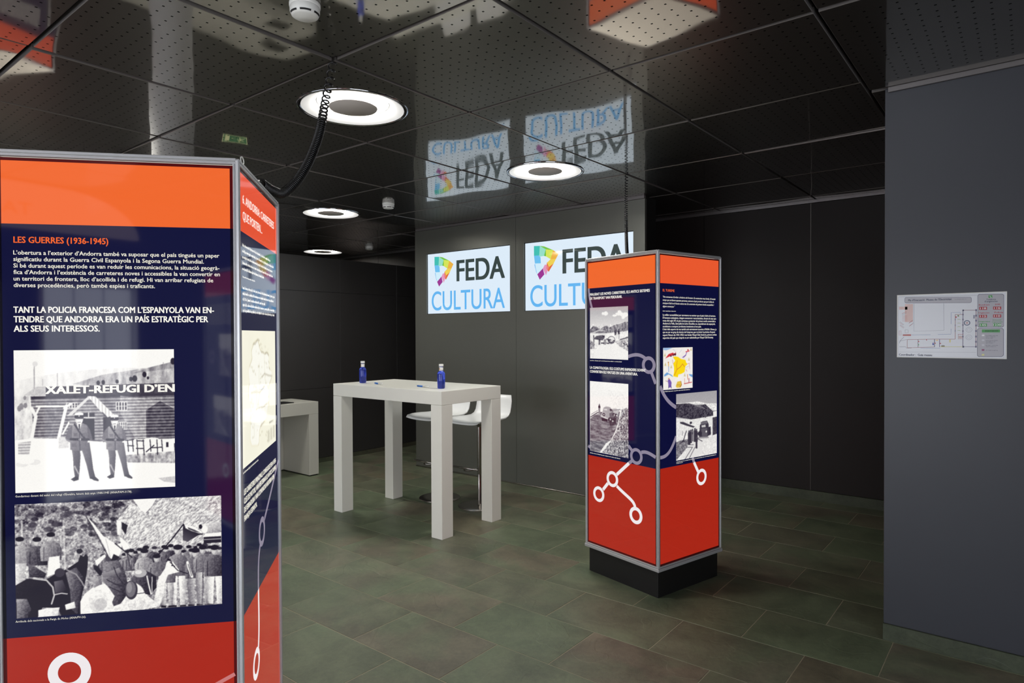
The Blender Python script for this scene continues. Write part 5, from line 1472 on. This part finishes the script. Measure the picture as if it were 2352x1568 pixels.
pil += [(er(690,1046,706,1064), REDI), (er(545,1070,565,1090), REDI), (er(842,1104,862,1120), REDI), (er(936,1108,956,1124), REDI), (er(960,1150,1020,1172), rgb(120,110,90)), (er(1100,1050,1124,1100), rgb(226,214,140)), (er(865,1056,905,1070), rgb(236,196,120)), (er(1506,630,1534,690), rgb(150,150,170)), (er(548,1128,562,1148), GRN)]
sh.polys('plan_detail', pil, d=.0006, stuff=True)

# ================================================================== EXIT SIGN (on the partition, behind the near kiosk; seen mirrored in the ceiling)
t = empty('exit_sign', (X_PART+.0005, 3.405, 1.815)); tag(t, 'green running man exit sign on the dark partition, mirrored in the ceiling', 'sign')
EW, EH = .285, .145
p = MB(); p.box(0, .004, 0, EW, 0, EH, bev=.0008); p.build('plate', M['white_plastic'], t)
m, nt, b = new_mat('photoluminescent_green'); at = nt.nodes.new('ShaderNodeAttribute'); at.attribute_name = 'Col'
nt.links.new(at.outputs['Color'], b.inputs['Base Color']); b.inputs['Roughness'].default_value = .4
nt.links.new(at.outputs['Color'], b.inputs['Emission Color']); b.inputs['Emission Strength'].default_value = .35
M['exit'] = m
fn = lambda u, v, d: (.0042+d, u, v)
PG = rgb(222,226,170); GR = rgb(40,110,70)
q = MB(); q.quad(fn(0,0,0), fn(EW,0,0), fn(EW,EH,0), fn(0,EH,0), color=PG); so = q.build('border', M['exit'], t, colors=True)
sh = Sheet(fn, so, M['exit'])
sh.rect('green_field', .008, EW-.008, .008, EH-.008, GR, d=.0003)
sh.polys('doorway', [([(.025,.022),(.075,.022),(.075,.122),(.025,.122)], PG)], d=.0006)
sh.strokes('arrow_stroke', [([(.10,.072),(.15,.072)], .006, PG), ([(.112,.060),(.10,.072),(.112,.084)], .006, PG)], d=.0006)
sh.strokes('running_man_limb', [([(.195,.095),(.215,.060)], .018, PG), ([(.215,.060),(.195,.045),(.200,.022)], .011, PG), ([(.215,.060),(.245,.050),(.262,.030)], .011, PG), ([(.198,.092),(.175,.078),(.168,.060)], .009, PG), ([(.205,.094),(.232,.088),(.245,.105)], .009, PG)], d=.0006)
sh.rings('running_man_head', [(.190,.113,.011,.0002,PG)], d=.0006, n=16)

# ================================================================== PALE ROUND PILLAR behind the near kiosk (mirrored in the ceiling)
mb = MB(); mb.smooth = True
mb.lathe([(.15,0),(.15,2.72)], 40, -5.25, 2.32, 0); 
pl = mb.build('round_pillar', M['pale']); tag(pl, 'pale round pillar behind the near kiosk, mirrored in the ceiling', 'pillar')

# ================================================================== BACKLIT SIGN over the windows behind the camera (mirrored in the near kiosk)
t = empty('backlit_sign', (0, YB, 0)); tag(t, 'curved backlit sign on the wall behind the camera, mirrored in the near kiosk', 'sign')
prof = [(-3.2, 2.33), (.40, 2.36)] + [(.40 - .62*(1-math.cos(a)), 2.36 + .345*math.sin(a)) for a in np.linspace(.05, PI/2, 10)] + [(-3.2, 2.705)]
mb = MB()
n = len(prof)
mb.add([(x, 0.002, z) for x, z in prof] + [(x, .05, z) for x, z in prof], [tuple(range(n)), tuple(range(2*n-1, n-1, -1))] + [(i, i+n, (i+1) % n+n, (i+1) % n) for i in range(n)], rgb(190, 172, 165))
fix_normals(mb.build('light_box', M['screen'], t, colors=True))
bo = t.children[0]
sh = Sheet(lambda u, v, d: (-u, .0505+d, v), bo, M['screen'])
sh.text('lettering', [('TA', .42, 2.455, .10, .20, rgb(200, 90, 60), 0)])
